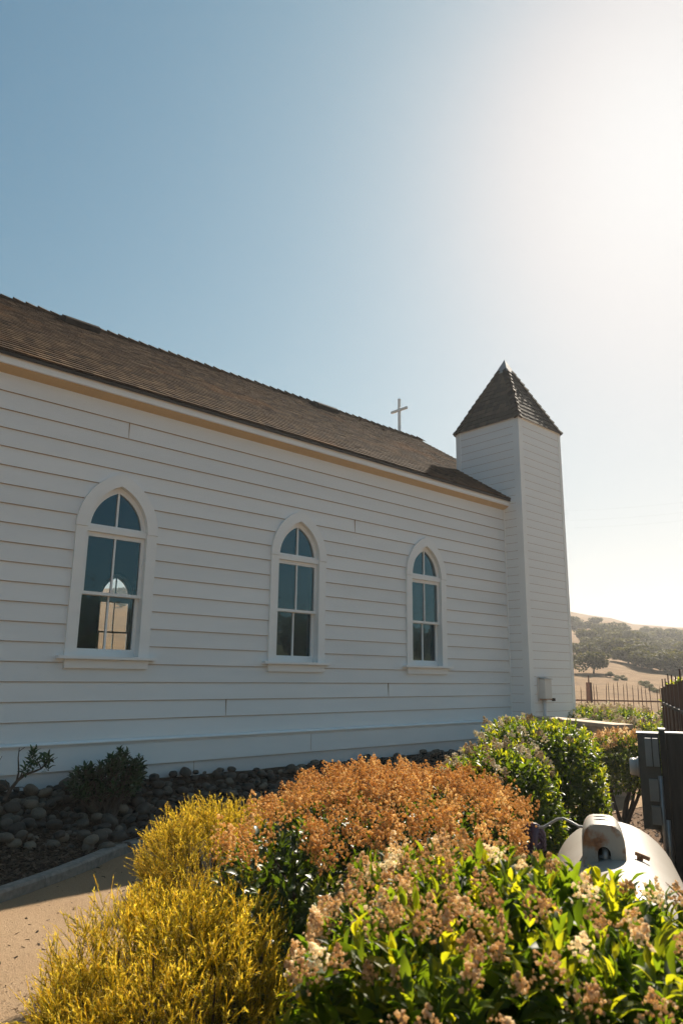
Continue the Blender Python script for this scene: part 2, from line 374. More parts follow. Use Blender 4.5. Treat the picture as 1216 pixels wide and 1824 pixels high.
def clap_y(face, out, lip=.016):
    def f(z, side):
        k = (z-Z0S)/PITCH; fr = k-math.floor(k+1e-6)
        if side < 0 and fr < 1e-4: fr = 1.0
        return face+out*lip*(1-fr)
    return f
w = MB(); wall_sheet(w, XL, XT-.002, courses, clap_y(YW, -1), WX, .44, .10, 2.27); w.put('wall', M['white'], church)
w = MB(); wall_sheet(w, XL, XG, courses, clap_y(YO, 1), WX2, .44, .10, 2.27); w.put('wall', M['white'], church)
# brown strips set in the laps: shadow lines under the boards put into colour
g = MB()
for z in courses[1:-1]:
    if abs((z-Z0S)/PITCH-round((z-Z0S)/PITCH)) > 1e-3: continue
    e = [XL]
    if .10 < z < 2.27:
        for c in WX:
            h = arch_half(z, .44, 2.27)+.02; e += [c-h, c+h]
    e.append(XT-.03)
    for i in range(0, len(e), 2): g.box(e[i], e[i+1], YW-.0145, YW+.004, z-.0048, z-.0008)
g.put('lap_shadow_line', M['gap'], church)
# board ends butted together
for x, k in ((3.74, 17), (8.35, 2), (7.6, 14), (5.35, 1)):
    g = MB(); z = Z0S+PITCH*k; g.box(x, x+.004, YW-.0168, YW-.002, z+.004, z+PITCH-.004)
    g.put('board_joint', M['gap'], church)
# gable walls
for gx in (XL, XG):
    g = MB(); y1 = YW if gx == XL else YW+1.1
    z0 = -.72
    while z0 < ZR-.15:
        z1 = z0+PITCH; s = -1 if gx == XL else 1
        def span(z):
            lim = EZ-.12+SL*0
            if z <= 3.25: return (y1, YO)
            d = (z-3.25)/SL; return (max(y1, YW+d), YO-d)
        a0, b0 = span(z0); a1, b1 = span(z1)
        if b1-a1 < .05: break
        g.add([(gx+s*.014, a0, z0), (gx+s*.014, b0, z0), (gx, b1, z1), (gx, a1, z1)], [(0, 1, 2, 3)]); g.add([(gx+s*.014, a1, z1), (gx+s*.014, b1, z1), (gx, b1, z1), (gx, a1, z1)], [(0, 1, 2, 3)])
        z0 = z1
    g.put('gable_wall', M['white'], church)
# inside
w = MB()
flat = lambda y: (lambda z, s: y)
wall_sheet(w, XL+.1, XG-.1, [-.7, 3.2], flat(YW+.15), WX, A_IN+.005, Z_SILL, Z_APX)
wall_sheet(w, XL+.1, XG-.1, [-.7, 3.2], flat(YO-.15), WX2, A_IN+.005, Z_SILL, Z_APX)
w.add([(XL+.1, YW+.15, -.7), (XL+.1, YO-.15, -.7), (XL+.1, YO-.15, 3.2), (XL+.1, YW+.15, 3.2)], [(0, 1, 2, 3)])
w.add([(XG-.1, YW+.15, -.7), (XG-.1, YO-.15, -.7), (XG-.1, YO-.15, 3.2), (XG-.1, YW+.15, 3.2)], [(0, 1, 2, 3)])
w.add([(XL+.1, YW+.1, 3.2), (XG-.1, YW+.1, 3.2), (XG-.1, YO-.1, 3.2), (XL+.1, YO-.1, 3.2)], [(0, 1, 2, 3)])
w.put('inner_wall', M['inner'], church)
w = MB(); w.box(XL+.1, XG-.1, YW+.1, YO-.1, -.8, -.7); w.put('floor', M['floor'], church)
# base: water table, skirt boards, footing
w = MB()
w.prism([(XL, YW-.075, -.752), (XL, YW-.075, -.742), (XL, YW-.004, -.716), (XL, YW+.03, -.716), (XL, YW+.03, -.752)], (XT-.002-XL, 0, 0))
w.prism([(XL, YW-.045, -.785), (XL, YW-.05, -.7535), (XL, YW+.03, -.7535), (XL, YW+.03, -.785)], (XT-.002-XL, 0, 0))
w.put('water_table', M['white_trim'], church)
w = MB(); w.box(XL, XT-.002, YW-.045, YW+.05, -1.022, -.7865); w.put('skirt_board', M['white'], church)
for x, z0, z1 in ((6.76, -1.0, -.79), (4.92, -1.25, -1.03)):
    g = MB(); yf = YW-.0462 if z0 > -1.02 else YW-.0192; g.box(x, x+.005, yf, yf+.01, z0, z1); g.put('board_joint', M['gap'], church)
w = MB(); w.box(XL, XT-.002, YW-.018, YW+.05, -1.75, -1.0235); w.put('footing', M['skirt'], church)
w = MB(); w.box(XL, XG, YO-.05, YO+.03, -1.75, -.72); w.box(XL-.02, XL+.05, YW+.051, YO-.051, -1.75, -.72); w.box(XG-.05, XG+.02, YB+.1, YO-.051, -1.75, -.72); w.put('footing', M['skirt'], church)
# inside corner board where wall meets tower
w = MB(); w.box(XT-.028, XT-.001, YW-.032, YW+.02, -.715, 3.262); w.put('corner_trim', M['white_trim'], church)
# eave
w = MB()
w.box(XL-.25, XT-.004, EY+.005, EY+.035, EZ-.185, EZ-.06); w.put('fascia', M['white_trim'], church)
w = MB(); w.prism([(XL-.25, EY+.0355, 3.284), (XL-.25, YW+.02, 3.216), (XL-.25, YW+.02, 3.24), (XL-.25, EY+.0355, 3.31)], (XT-.006-XL+.25, 0, 0)); w.put('soffit', M['soffit'], church)
w = MB(); w.box(XL-.25, XG+.28, YO+.12, YO+.15, EZ-.185, EZ-.06); w.put('fascia', M['white_trim'], church)
w = MB(); w.box(XL-.25, XG+.28, YO-.03, YO+.119, EZ-.215, EZ-.195); w.put('soffit', M['soffit'], church)

# ---- windows: one built with its parts, then copied
def arc_pts(a, za, zb, n=12):
    L_ = [(-a, zb)]
    for i in range(n+1):
        z = Z_SPR+(za-Z_SPR)*math.sin(math.pi/2*i/n); L_.append((-arch_half(z, a, za), z))
    return L_+[(-x, z) for x, z in L_[-2::-1]]
def make_window():
    def P(l, y): return [(x, y, z) for x, z in l]
    mb = MB()      # casing: two jambs and a slightly prouder arch
    for s in (-1, 1): mb.box(min(s*.375, s*.507), max(s*.375, s*.507), -.038, .03, Z_SILL+.001, Z_SPR-.0015)
    inner = arc_pts(.375, 2.20, Z_SPR)[1:-1]; outer = arc_pts(.515, 2.355, Z_SPR)[1:-1]
    mb.strip(P(inner, -.048), P(outer, -.048), (0, .078, 0))
    win = mb.put('window', M['white_trim'])
    # jamb lining
    jl = arc_pts(.3751, 2.2001, Z_SILL); jo = arc_pts(.395, 2.222, Z_SILL); mb = MB(); mb.strip(P(jl, .0305), P(jo, .0305), (0, .12, 0)); mb.put('jamb', M['white_trim'], win)
    mb = MB(); mb.box(-.595, .595, -.098, .028, Z_SILL-.036, Z_SILL-.0005); mb.box(-.374, .374, .0285, .15, Z_SILL-.03, Z_SILL-.001); mb.put('sill', M['white_trim'], win)
    mb = MB(); mb.box(-.50, .50, -.045, .02, Z_SILL-.135, Z_SILL-.0375); mb.put('apron', M['white_trim'], win)
    # transom and fixed pointed light
    mb = MB(); mb.box(-.3745, .3745, -.012, .10, Z_SPR-.045, Z_SPR+.022)
    li = arc_pts(.325, 2.125, Z_SPR+.03)[1:-1]; lo = arc_pts(.3735, 2.198, Z_SPR+.03)[1:-1]; mb.strip(P(li, .02), P(lo, .02), (0, .045, 0))
    mb.box(-.326, .326, .021, .064, Z_SPR+.0225, Z_SPR+.05); mb.box(-.011, .011, .022, .062, Z_SPR+.0505, 2.13)
    fx = mb.put('arched_light', M['white_trim'], win)
    def pane(l, y, par):
        me = MB(); me.add(P(l, y), [tuple(range(len(l)))]); me.put('pane', M['glass'], par)
    pane(arc_pts(.326, 2.128, Z_SPR+.049)[1:-1], .042, win)
    def sash(z0, z1, y, th, top, bot, name):
        mb = MB(); W_ = .374; st = .042
        mb.box(-W_, -W_+st, y, y+th, z0, z1); mb.box(W_-st, W_, y, y+th, z0, z1)
        mb.box(-W_+st+.0001, W_-st-.0001, y, y+th, z0, z0+bot); mb.box(-W_+st+.0001, W_-st-.0001, y, y+th, z1-top, z1)
        mb.box(-.0105, .0105, y+.002, y+th-.004, z0+bot, z1-top); mb.put(name, M['white_trim'], win)
        pane([(-W_+st-.004, z0+bot-.004), (W_-st+.004, z0+bot-.004), (W_-st+.004, z1-top+.004), (-W_+st-.004, z1-top+.004)], y+th*.55, win)
    sash(.885, Z_SPR-.046, .022, .036, .052, .036, 'upper_sash')
    sash(Z_SILL+.001, .915, .074, .036, .034, .085, 'lower_sash')
    return win
win0 = make_window(); win0.parent = church
cp = np.array(church.location)
def set_win(o, x, y, flip=False):
    o.location = Vector((x-cp[0], y-cp[1], -cp[2])); o.rotation_euler = (0, 0, math.pi if flip else 0)
set_win(win0, WX[0], YW)
for x in WX[1:]: set_win(copy_tree(win0, church), x, YW)
for x in WX2: set_win(copy_tree(win0, church), x, YO, True)

# ---- shingles
class Sh:
    def __init__(s): s.v = []; s.q = []; s.t = []; s.a = []; s.n = 0
    def one(s, O, U, V, Nn, u0, u1, v0, v1, th, rnd, uu0=None, uu1=None):
        """one wooden shingle: butt at v0 (raised th), head at v1"""
        uu0 = u0 if uu0 is None else uu0; uu1 = u1 if uu1 is None else uu1
        p = lambda u, v, h: O+U*u+V*v+Nn*h
        s.v += [p(u0, v0, 0), p(u1, v0, 0), p(u1, v0, th), p(u0, v0, th), p(uu0, v1, .001), p(uu1, v1, .001)]
        b = s.n; s.q += [(b, b+1, b+2, b+3), (b+3, b+2, b+5, b+4)]; s.t += [(b, b+3, b+4), (b+1, b+5, b+2)]; s.a += [rnd]*6; s.n += 6
    def put(s, name, m, par):
        return put(name, np_mesh(name, np.array(s.v), [np.array(s.q), np.array(s.t)], m, s.a), par)
def cover(sh, O, U, V, Nn, length, expo, rng_u, wmin, wmax, th):
    k = 0; v = 0.0
    while v < length-.02:
        v1 = min(v+expo*1.25, length); lo, hi = rng_u(v); lo1, hi1 = rng_u(min(v1, length))
        u = lo-random.random()*wmin
        row = random.gauss(0, .05)
        while u < hi:
            w_ = random.uniform(wmin, wmax); a, b = max(u, lo), min(u+w_-.005, hi)
            if b-a > .012:
                j = random.gauss(0, .0055)
                sh.one(O, U, V, Nn, a, b, v+j if v > 0 else v+j*.3, v1, th*random.uniform(.93, 1.1), min(1, max(0, random.gauss(.5, .20)+row)),
                       min(max(a, lo1), hi1), max(min(b, hi1), lo1))
            u += w_
        v += expo; k += 1
c_, s_ = math.cos(math.atan(SL)), math.sin(math.atan(SL))
RL = (YR-EY)/c_
U, V, Nn = np.array([1., 0, 0]), np.array([0, c_, s_]), np.array([0, -s_, c_])
base = MB()
XE = XG+.27
def roofslab(x0, x1, y0, y1, sgn, z_at, th=.05):
    pts = [(x0, y0, z_at(y0)), (x0, y1, z_at(y1)), (x0, y1, z_at(y1)-th), (x0, y0, z_at(y0)-th)]
    base.prism(pts, (x1-x0, 0, 0))
zn = lambda y: EZ-.028+SL*(y-EY)-.012
zf = lambda y: EZ-.028+SL*(2*YR-EY-y)-.012
roofslab(XL-.3, XT-.003, EY-.02, YR, 1, zn); roofslab(XT-.002, XE, YB+.003, YR, 1, zn); roofslab(XL-.3, XE, YR+.0005, 2*YR-EY+.02, 1, zf)
roof = base.put('roof', M['shingle_base'], church)
sh = Sh()
def near_u(v):
    y = EY+v*c_
    return (XL-.3, XT-.006 if y < YB+.01 else XE)
cover(sh, np.array([0, EY-.03, EZ-.03-.03*SL+.004]), U, V, Nn, RL+.03, .135, near_u, .09, .17, .016)
sh.put('shingle_slope', M['shingle'], roof)
sh = Sh(); V2 = np.array([0, -c_, s_]); N2 = np.array([0, s_, c_])
cover(sh, np.array([0, 2*YR-EY+.03, EZ-.03-.03*SL+.004]), U, V2, N2, RL+.03, .135, lambda v: (XL-.3, XE), .2, .4, .017)
sh.put('shingle_slope', M['shingle'], roof)
# starter edge along the eave
w = MB(); w.box(XL-.3, XT-.004, EY-.028, EY+.03, EZ-.0585, EZ-.046); w.put('eave_edge', M['vent'], roof)
# rake boards at the front gable
w = MB()
zt = lambda y, d: EZ-.028+SL*(y-EY)-.065-d
w.prism([(XE-.03, YB+.01, zt(YB+.01, 0)), (XE-.03, YR, zt(YR, 0)), (XE-.03, YR, zt(YR, .14)), (XE-.03, YB+.01, zt(YB+.01, .14))], (.028, 0, 0))
yo = 2*YR-YB-.01
w.prism([(XE-.03, YR+.001, zt(YR, 0)), (XE-.03, 2*YR-EY, zt(EY, 0)), (XE-.03, 2*YR-EY, zt(EY, .14)), (XE-.03, YR+.001, zt(YR, .14))], (.028, 0, 0))
w.put('rake_board', M['white_trim'], church)
# ridge caps: overlapping pairs, each one stepping up
sh = Sh(); x = XL-.3; RZ = ZR-.022
while x < XE-.02:
    L_ = .31; a = .016
    for VV, NN in ((np.array([0, -c_, -s_]), Nn), (np.array([0, c_, -s_]), N2)):
        w_ = random.uniform(.12, .15); t0 = .034+random.uniform(.012, .030); r_ = min(1, max(0, random.gauss(.5, .25)))
        O = np.array([x, YR, RZ+.01])
        # lies along +x: butt (raised) faces -x
        p = [O+NN*t0, O+VV*w_+NN*t0, O+VV*w_, O+np.array([0, 0, 0.]), O+U*L_+NN*a, O+U*L_+VV*w_+NN*a]
        b = sh.n; sh.v += p; sh.q += [(b, b+1, b+5, b+4), (b, b+3, b+2, b+1)]; sh.t += [(b+1, b+2, b+5)]; sh.a += [r_]*6; sh.n += 6
    x += .205+random.uniform(-.01, .01)
sh.put('ridge_cap', M['shingle'], roof)
# low vents near the ridge
for vx, vy in ((3.98, 11.42), (9.55, 11.42)):
    w = MB(); O = np.array([vx, vy, EZ+SL*(vy-EY)]); 
    o2 = [O+V*-.20+Nn*-.02, O+V*.16+Nn*-.02, O+V*.16+Nn*.035, O+V*-.08+Nn*.095, O+V*-.20+Nn*.085]
    w.prism([tuple(p) for p in o2], (.62, 0, 0)); w.put('roof_vent', M['vent'], roof, bevel=.012)

# ---- bell tower
tower = MB(); ZT = 5.06; TP = .157
def tower_face(o, d, nrm, L_, z0, z1, cb):
    z = z0; k = 0
    o = np.array(o, float); d = np.array(d, float); nrm = np.array(nrm, float)
    while z < z1-1e-4:
        zz = min(z+TP, z1); a = o+d*cb; b = o+d*(L_-cb)
        tower.add([a+nrm*.011+[0, 0, z+.005], b+nrm*.011+[0, 0, z+.005], b+nrm*.007+[0, 0, zz], a+nrm*.007+[0, 0, zz]], [(0, 1, 2, 3)])
        tower.add([a-nrm*.004+[0, 0, z], b-nrm*.004+[0, 0, z], b+nrm*.011+[0, 0, z+.005], a+nrm*.011+[0, 0, z+.005]], [(0, 1, 2, 3)])
        tower.add([a+nrm*.007+[0, 0, zz], b+nrm*.007+[0, 0, zz], b-nrm*.004+[0, 0, zz], a-nrm*.004+[0, 0, zz]], [(0, 1, 2, 3)])
        z = zz
TW, TD = XT2-XT, YB-YF
ZB = ZT-TP*43
tower_face((XT, YF, 0), (1, 0, 0), (0, -1, 0), TW, ZB, ZT, .05)
tower_face((XT, YB, 0), (0, -1, 0), (-1, 0, 0), TD, ZB, ZT, .05)
tower_face((XT2, YF, 0), (0, 1, 0), (1, 0, 0), TD, ZB, ZT, .05)
tower_face((XT2, YB, 0), (-1, 0, 0), (0, 1, 0), TW, ZB, ZT, .05)
tower.box(XT+.006, XT2-.006, YF+.006, YB-.006, ZB-.1, ZT)
tow = tower.put('tower', M['white'], church)
tj = MB()  # brown strips: shadow lines between the tower boards put into colour
for i in range(1, 43):
    z = ZB+TP*i; tj.box(XT-.0088, XT2+.0088, YF-.0088, YB+.0088, z+.0003, z+.0044)
tj.put('lap_shadow_line', M['gap'], tow)
w = MB()
for x, y, sx, sy, wx, wy in ((XT, YF, 1, 1, .115, .12), (XT2, YF, -1, 1, .075, .09), (XT, YB, 1, -1, .09, .10), (XT2, YB, -1, -1, .09, .10)):
    x0, x1 = sorted((x-sx*.018, x+sx*wx)); y0, y1 = sorted((y-sy*.018, y-sy*.0)); y0 -= 0; 
    w = MB(); ya, yb = sorted((y-sy*.018, y+sy*.004)); w.box(x0, x1, ya, yb, ZB-.1, ZT-.002)
    xa, xb = sorted((x-sx*.018, x+sx*.004)); yc, yd = sorted((y+sy*.0041, y+sy*wy)); w.box(xa, xb, yc, yd, ZB-.1, ZT-.002)
    w.put('corner_board', M['white_trim'], tow)
w = MB(); w.box(XT-.03, XT2+.03, YF-.03, YB+.03, ZT, ZT+.022); w.put('eave_board', M['white_trim'], tow)
# pyramid roof
TC = np.array([(XT+XT2)/2, (YF+YB)/2]); AP = np.array([TC[0], TC[1], 6.73])
HX, HY = TW/2+.034, TD/2+.034; ZS = ZT+.024
w = MB(); w.add([(TC[0]-HX, TC[1]-HY, ZS), (TC[0]+HX, TC[1]-HY, ZS), (TC[0]+HX, TC[1]+HY, ZS), (TC[0]-HX, TC[1]+HY, ZS), tuple(AP)], [(0, 1, 4), (1, 2, 4), (2, 3, 4), (3, 0, 4), (3, 2, 1, 0)])
w.put('spire', M['shingle_base'], tow)
sh = Sh(); caps = Sh()
for U_, Vh, half, dep in ((np.array([1., 0, 0]), np.array([0, 1., 0]), HX, HY), (np.array([0, -1., 0]), np.array([1., 0, 0]), HY, HX), (np.array([0, 1., 0]), np.array([-1., 0, 0]), HY, HX), (np.array([-1., 0, 0]), np.array([0, -1., 0]), HX, HY)):
    rise = AP[2]-ZS; Ls = math.hypot(rise, dep); VV = (Vh*dep+np.array([0, 0, rise]))/Ls; NN = np.cross(U_, VV)
    O = np.array([TC[0], TC[1], ZS])-Vh*dep
    cover(sh, O+NN*.004-VV*.02, U_, VV, NN, Ls-.16, .128, lambda v: (-half*(1-v/Ls), half*(1-v/Ls)), .07, .17, .009)
sh.put('spire_shingles', M['spire'], tow)
for sx, sy in ((-1, -1), (1, -1), (1, 1), (-1, 1)):
    B = np.array([TC[0]+sx*HX, TC[1]+sy*HY, ZS]); E = AP-B; Lh = np.linalg.norm(E); E /= Lh
    n1 = np.array([0, sy*(AP[2]-ZS), HY]); n1 = n1/np.linalg.norm(n1); n2 = np.array([sx*(AP[2]-ZS), 0, HX]); n2 = n2/np.linalg.norm(n2)
    d1 = np.cross(E, n1); d1 *= -np.sign(d1[0]*sx); d2 = np.cross(E, n2); d2 *= -np.sign(d2[1]*sy)
    v = -.02
    while v < Lh-.24:
        r_ = min(1, max(0, random.gauss(.55, .22)))
        for dd, nn in ((d1, n1), (d2, n2)):
            O = B+E*v; w_ = .085; t0 = .038+random.uniform(-.004, .010)
            p = [O+nn*t0+(n1+n2)*.004, O+dd*w_+nn*t0, O+dd*w_, O, O+E*.2+nn*.016, O+E*.2+dd*w_+nn*.014]
            b = caps.n; caps.v += p; caps.q += [(b, b+1, b+5, b+4), (b, b+3, b+2, b+1)]; caps.t += [(b+1, b+2, b+5)]; caps.a += [r_]*6; caps.n += 6
        v += .148
caps.put('hip_caps', M['spire'], tow)
w = MB(); k = .165; zb = 6.73-(AP[2]-ZS)*k-.02; hx, hy = HX*k+.035, HY*k+.035
w.add([(TC[0]-hx, TC[1]-hy, zb), (TC[0]+hx, TC[1]-hy, zb), (TC[0]+hx, TC[1]+hy, zb), (TC[0]-hx, TC[1]+hy, zb), (TC[0], TC[1], 6.80)], [(0, 1, 4), (1, 2, 4), (2, 3, 4), (3, 0, 4), (3, 2, 1, 0)])
w.put('spire_cap', M['lead'], tow)
# ---- ridge cross
XC = 12.71
kz = 11.75/12.1
w = MB(); w.box(XC-.028, XC+.028, YR-.03, YR+.03, ZR-.1, 7.138*kz+.02)
w.box(XC-.027, XC+.027, YR-.275, YR-.0302, 6.815*kz, 6.875*kz); w.box(XC-.027, XC+.027, YR+.0302, YR+.275, 6.815*kz, 6.875*kz)
w.put('cross', M['white_trim'], church, bevel=.006)

# ---- electrical box on the tower
ub = thing('utility_box', (12.0, 7.5, -.2), 'small pale grey electrical box with conduit fixed low on the white tower', 'electrical box')
w = MB(); w.box(11.91, 12.14, 7.43, 7.555, -.355, -.005); w.put('housing', M['greypaint'], ub, bevel=.006)
w = MB(); w.box(11.865, 12.16, 7.5555, 7.566, -.40, .03); w.put('back_plate', M['greypaint'], ub)
w = MB(); w.prism([(11.895, 7.41, -.0045), (12.155, 7.41, -.0045), (12.155, 7.555, .022), (11.895, 7.555, .022)], (0, 0, .006)); w.put('rain_hood', M['steel'], ub)
w = MB(); w.tube([(12.0, 7.515, -.356), (12.0, 7.515, -1.7)], .034, 12); w.put('conduit', M['greypaint'], ub, smooth=True)
w = MB(); w.tube([(12.1, 7.49, -.36), (12.2, 7.45, -.372)], .012, 8); w.box(12.19, 12.235, 7.425, 7.475, -.40, -.345); w.put('padlock', M['vent'], ub)
w = MB(); w.box(11.905, 12.145, 7.432, 7.557, -.372, -.3555); w.put('rusty_edge', M['rust'], ub)

# ================================================================== TERRAIN
def sn(p, k=1.0, seed=0):
    """smooth pseudo noise, about -1..1; p (n,3) or (n,2)"""
    p = np.atleast_2d(p)*k; r_ = np.random.default_rng(1000+seed); o = np.zeros(len(p))
    for i in range(7):
        d = r_.normal(size=p.shape[1])*(1+.35*i); o += np.sin(p@d+r_.uniform(0, 6.3))/(1+.25*i)
    return o/3.2
EAZ = [0, 25, 40, 52, 58, 60.2, 62.9, 64.6, 67.8, 74, 90, 125, 131, 141, 150, 158, 175, 200, 240, 290, 330, 360]
EEL = [5.6, 5.6, 5.4, 5.4, 5.3, 4.85, 4.5, 3.9, 3.5, 3.5, 3.4, 2.8, 2.9, 3.7, 3.5, 4.2, 4.4, 4.6, 4.6, 4.8, 5.2, 5.6]
R0, RC, R1 = 26.0, 235.0, 430.0
def hill_z(x, y):
    x = np.asarray(x, float); y = np.asarray(y, float); r = np.hypot(x, y); a = np.degrees(np.arctan2(x, y)) % 360
    hc = np.tan(np.radians(np.interp(a, EAZ, EEL)))*RC
    t = np.clip((r-R0)/(RC-R0), 0, 1)
    base = -2.35+(hc+2.35)*(.30*t+.70*t**2*(3-2*t))
    q = np.stack([x.ravel(), y.ravel()], 1)
    nz = (sn(q, .03, 1)*2.0+sn(q, .085, 2)*.8).reshape(x.shape)*np.clip(t*2.2, 0, 1)*np.clip((1.05-t)*5, .10, 1)
    u = np.clip((r-RC)/(R1-RC), 0, 1)
    return np.where(r <= RC, base+nz, (hc+2.35)*(1-u*u*(3-2*u))-2.35+nz)
na, nr = 240, 64
aa = np.linspace(0, 2*np.pi, na, endpoint=False); rr = R0+(R1-R0)*np.linspace(0, 1, nr)**1.25
AA, RR = np.meshgrid(aa, rr); X, Y = np.sin(AA)*RR, np.cos(AA)*RR
Z = hill_z(X, Y)
idx = np.arange(na*nr).reshape(nr, na)
F = np.stack([idx[:-1], np.roll(idx, -1, 1)[:-1], np.roll(idx, -1, 1)[1:], idx[1:]], -1).reshape(-1, 4)
tag(put('hills', np_mesh('hills', np.stack([X, Y, Z], -1).reshape(-1, 3), F, M['hill'], smooth=True)), kind='structure')
# ground sheet
na, nr = 120, 60
aa = np.linspace(0, 2*np.pi, na, endpoint=False); rr = 440*np.linspace(.0005, 1, nr)**2.2
AA, RR = np.meshgrid(aa, rr); X, Y = np.sin(AA)*RR, np.cos(AA)*RR
Z = np.where(RR > 16, np.maximum(GZ-.012-(RR-16)*.075, -2.3), GZ-.012)
idx = np.arange(na*nr).reshape(nr, na)
F = np.stack([idx[:-1], np.roll(idx, -1, 1)[:-1], np.roll(idx, -1, 1)[1:], idx[1:]], -1).reshape(-1, 4)
F = np.concatenate([F]) ; cen = len(X.ravel())
V_ = np.concatenate([np.stack([X, Y, Z], -1).reshape(-1, 3), [[0, 0, GZ-.012]]])
T = np.stack([idx[0], np.roll(idx[0], -1), np.full(na, cen)], -1)
tag(put('ground', np_mesh('ground', V_, [F, T], M['ground'], smooth=True)), kind='structure')

# kerb curve (front foot) from photo measurements, then bending parallel to the wall
KP = [(-1.5, 4.35), (.6, 5.08), (2.0, 5.72), (2.5, 5.955), (2.87, 6.18), (3.4, 6.53), (3.95, 6.69), (4.8, 6.98), (6, 7.1), (8, 7.15), (11.3, 7.15)]
def spline(P, n=10):
    P = np.array(P, float); out = []
    for i in range(len(P)-1):
        p0, p1, p2, p3 = P[max(i-1, 0)], P[i], P[i+1], P[min(i+2, len(P)-1)]
        for k in range(n):
            t = k/n; out.append(.5*((2*p1)+(p2-p0)*t+(2*p0-5*p1+4*p2-p3)*t*t+(3*p1-p0-3*p2+p3)*t**3))
    return np.array(out+[P[-1]])
KP = [(x*1.031, y*1.031 if y < 6.9 else y) for x, y in KP]
KC = spline(KP)
def offs(C, d):
    t = np.gradient(C, axis=0); t /= np.linalg.norm(t, axis=1)[:, None]; return C+np.stack([-t[:, 1], t[:, 0]], 1)*d
K2 = offs(KC, .125)
def sheet_between(A, B, za, zb, n, f=None):
    V_ = []; m = len(A)
    for j in range(n+1):
        t = j/n
        for i in range(m):
            p = A[i]*(1-t)+B[i]*t; z = za*(1-t)+zb*t
            V_.append((p[0], p[1], z if f is None else f(p[0], p[1], z, t)))
    ix = np.arange((n+1)*m).reshape(n+1, m)
    return np.array(V_), np.stack([ix[:-1, :-1], ix[:-1, 1:], ix[1:, 1:], ix[1:, :-1]], -1).reshape(-1, 4)
# kerb: cast pieces with joints
segs = []; L_acc = np.concatenate([[0], np.cumsum(np.linalg.norm(np.diff(KC, axis=0), axis=1))])
cutsS = np.arange(-.05, L_acc[-1], 1.22)+.0
cutsS = cutsS+ (0.0)
w = MB(); 
def at_len(C, s): return np.array([np.interp(s, L_acc, C[:, 0]), np.interp(s, L_acc, C[:, 1])])
joint0 = L_acc[np.argmin(np.linalg.norm(KC-np.array([2.52, 5.97]), axis=1))]
ed = sorted(joint0+1.22*k for k in range(-6, 12) if 0 < joint0+1.22*k < L_acc[-1]); ed = [0]+ed+[L_acc[-1]]
for a, b in zip(ed[:-1], ed[1:]):
    ss = np.linspace(a+.004, b-.004, 9); rings = []
    for q in ss:
        p = at_len(KC, q); p2 = at_len(K2, q)
        zt = GZ+.088+.004*math.sin(q*3)
        n2 = (p2-p); e = n2*.12
        rings.append([(*p, GZ-.1), (*p, zt-.018), (*(p+e), zt), (*(p2-e), zt), (*p2, zt-.018), (*p2, GZ-.1)])
    k = len(rings[0]); fs = [(i*k+j, i*k+j+1, (i+1)*k+j+1, (i+1)*k+j) for i in range(len(rings)-1) for j in range(k-1)]+[tuple(range(k)), tuple((len(rings)-1)*k+j for j in range(k-1, -1, -1))]
    w.add([p for r_ in rings for p in r_], fs)
tag(w.put('kerb', M['concrete']), kind='structure')
# path of decomposed granite
PB = offs(KC, -2.35)
V_, F = sheet_between(PB, KC, GZ, GZ+.004, 30)
q = V_[:, :2]; V_[:, 2] += sn(q, 2.2, 3)*.006+sn(q, 9, 4)*.003-.004*0
V_[:, 2] = np.maximum(V_[:, 2], GZ-.006)
tag(put('path', np_mesh('path', V_, F, M['path'], smooth=True)), kind='structure')
# bed between kerb and wall
def bed_z(x, y):
    k = np.interp(x, K2[:, 0], K2[:, 1]); t = np.clip((y-k)/(8-k+1e-6), 0, 1)
    return GZ+.05+(.42)*t**1.4
WB = np.stack([KC[:, 0], np.full(len(KC), 8.0)], 1)
V_, F = sheet_between(K2, WB, 0, 0, 24, lambda x, y, z, t: float(bed_z(x, y))+.012*math.sin(x*7+y*5)*math.sin(y*9))
tag(put('mulch_bed', np_mesh('mulch_bed', V_, F, M['mulch'], smooth=True)), kind='structure')
# loose bark chips
def chips(name, n, sampler, zf, smin, smax, m, seed):
    r_ = np.random.default_rng(seed); P = sampler(r_, n); a = r_.uniform(0, 6.28, n); L_ = r_.uniform(smin, smax, n); w_ = L_*r_.uniform(.2, .5, n)
    z = np.array([float(v) for v in zf(P[:, 0], P[:, 1])])+.004
    d = np.stack([np.cos(a), np.sin(a), r_.normal(0, .28, n)], 1); s = np.stack([-np.sin(a), np.cos(a), r_.normal(0, .28, n)], 1)
    C = np.stack([P[:, 0], P[:, 1], z+L_*.2], 1); d *= L_[:, None]/2; s *= w_[:, None]/2; h = np.array([0, 0, 1])*(L_*.10)[:, None]
    V_ = np.stack([C-d-s, C+d-s*.6, C+d*.9+s, C-d*.8+s*.8, C-d-s-h, C+d-s*.6-h, C+d*.9+s-h, C-d*.8+s*.8-h], 1).reshape(-1, 3)
    b = (np.arange(n)*8)[:, None]
    F = np.concatenate([b+np.array([q]) for q in ((0,1,2,3),(4,7,6,5),(0,4,5,1),(1,5,6,2),(2,6,7,3),(3,7,4,0))])
    return tag(put(name, np_mesh(name, V_, F, m, np.repeat(r_.uniform(0, 1, n), 8))), kind='stuff')
def samp_bed(r_, n):
    x = r_.uniform(1.6, 6.5, n); k = np.interp(x, K2[:, 0], K2[:, 1]); y = k+.02+(7.1-k)*r_.uniform(0, 1, n); return np.stack([x, y], 1)
chips('bark_mulch', 9000, samp_bed, lambda x, y: bed_z(x, y), .02, .075, M['chip'], 11)
def samp_soil(r_, n):
    a = r_.uniform(44, 70, n); d = r_.uniform(2.2, 10.5, n); p = np.stack([np.sin(np.radians(a))*d, np.cos(np.radians(a))*d], 1)
    return p[p[:, 1] < np.interp(p[:, 0], KC[:, 0], KC[:, 1])-2.3]
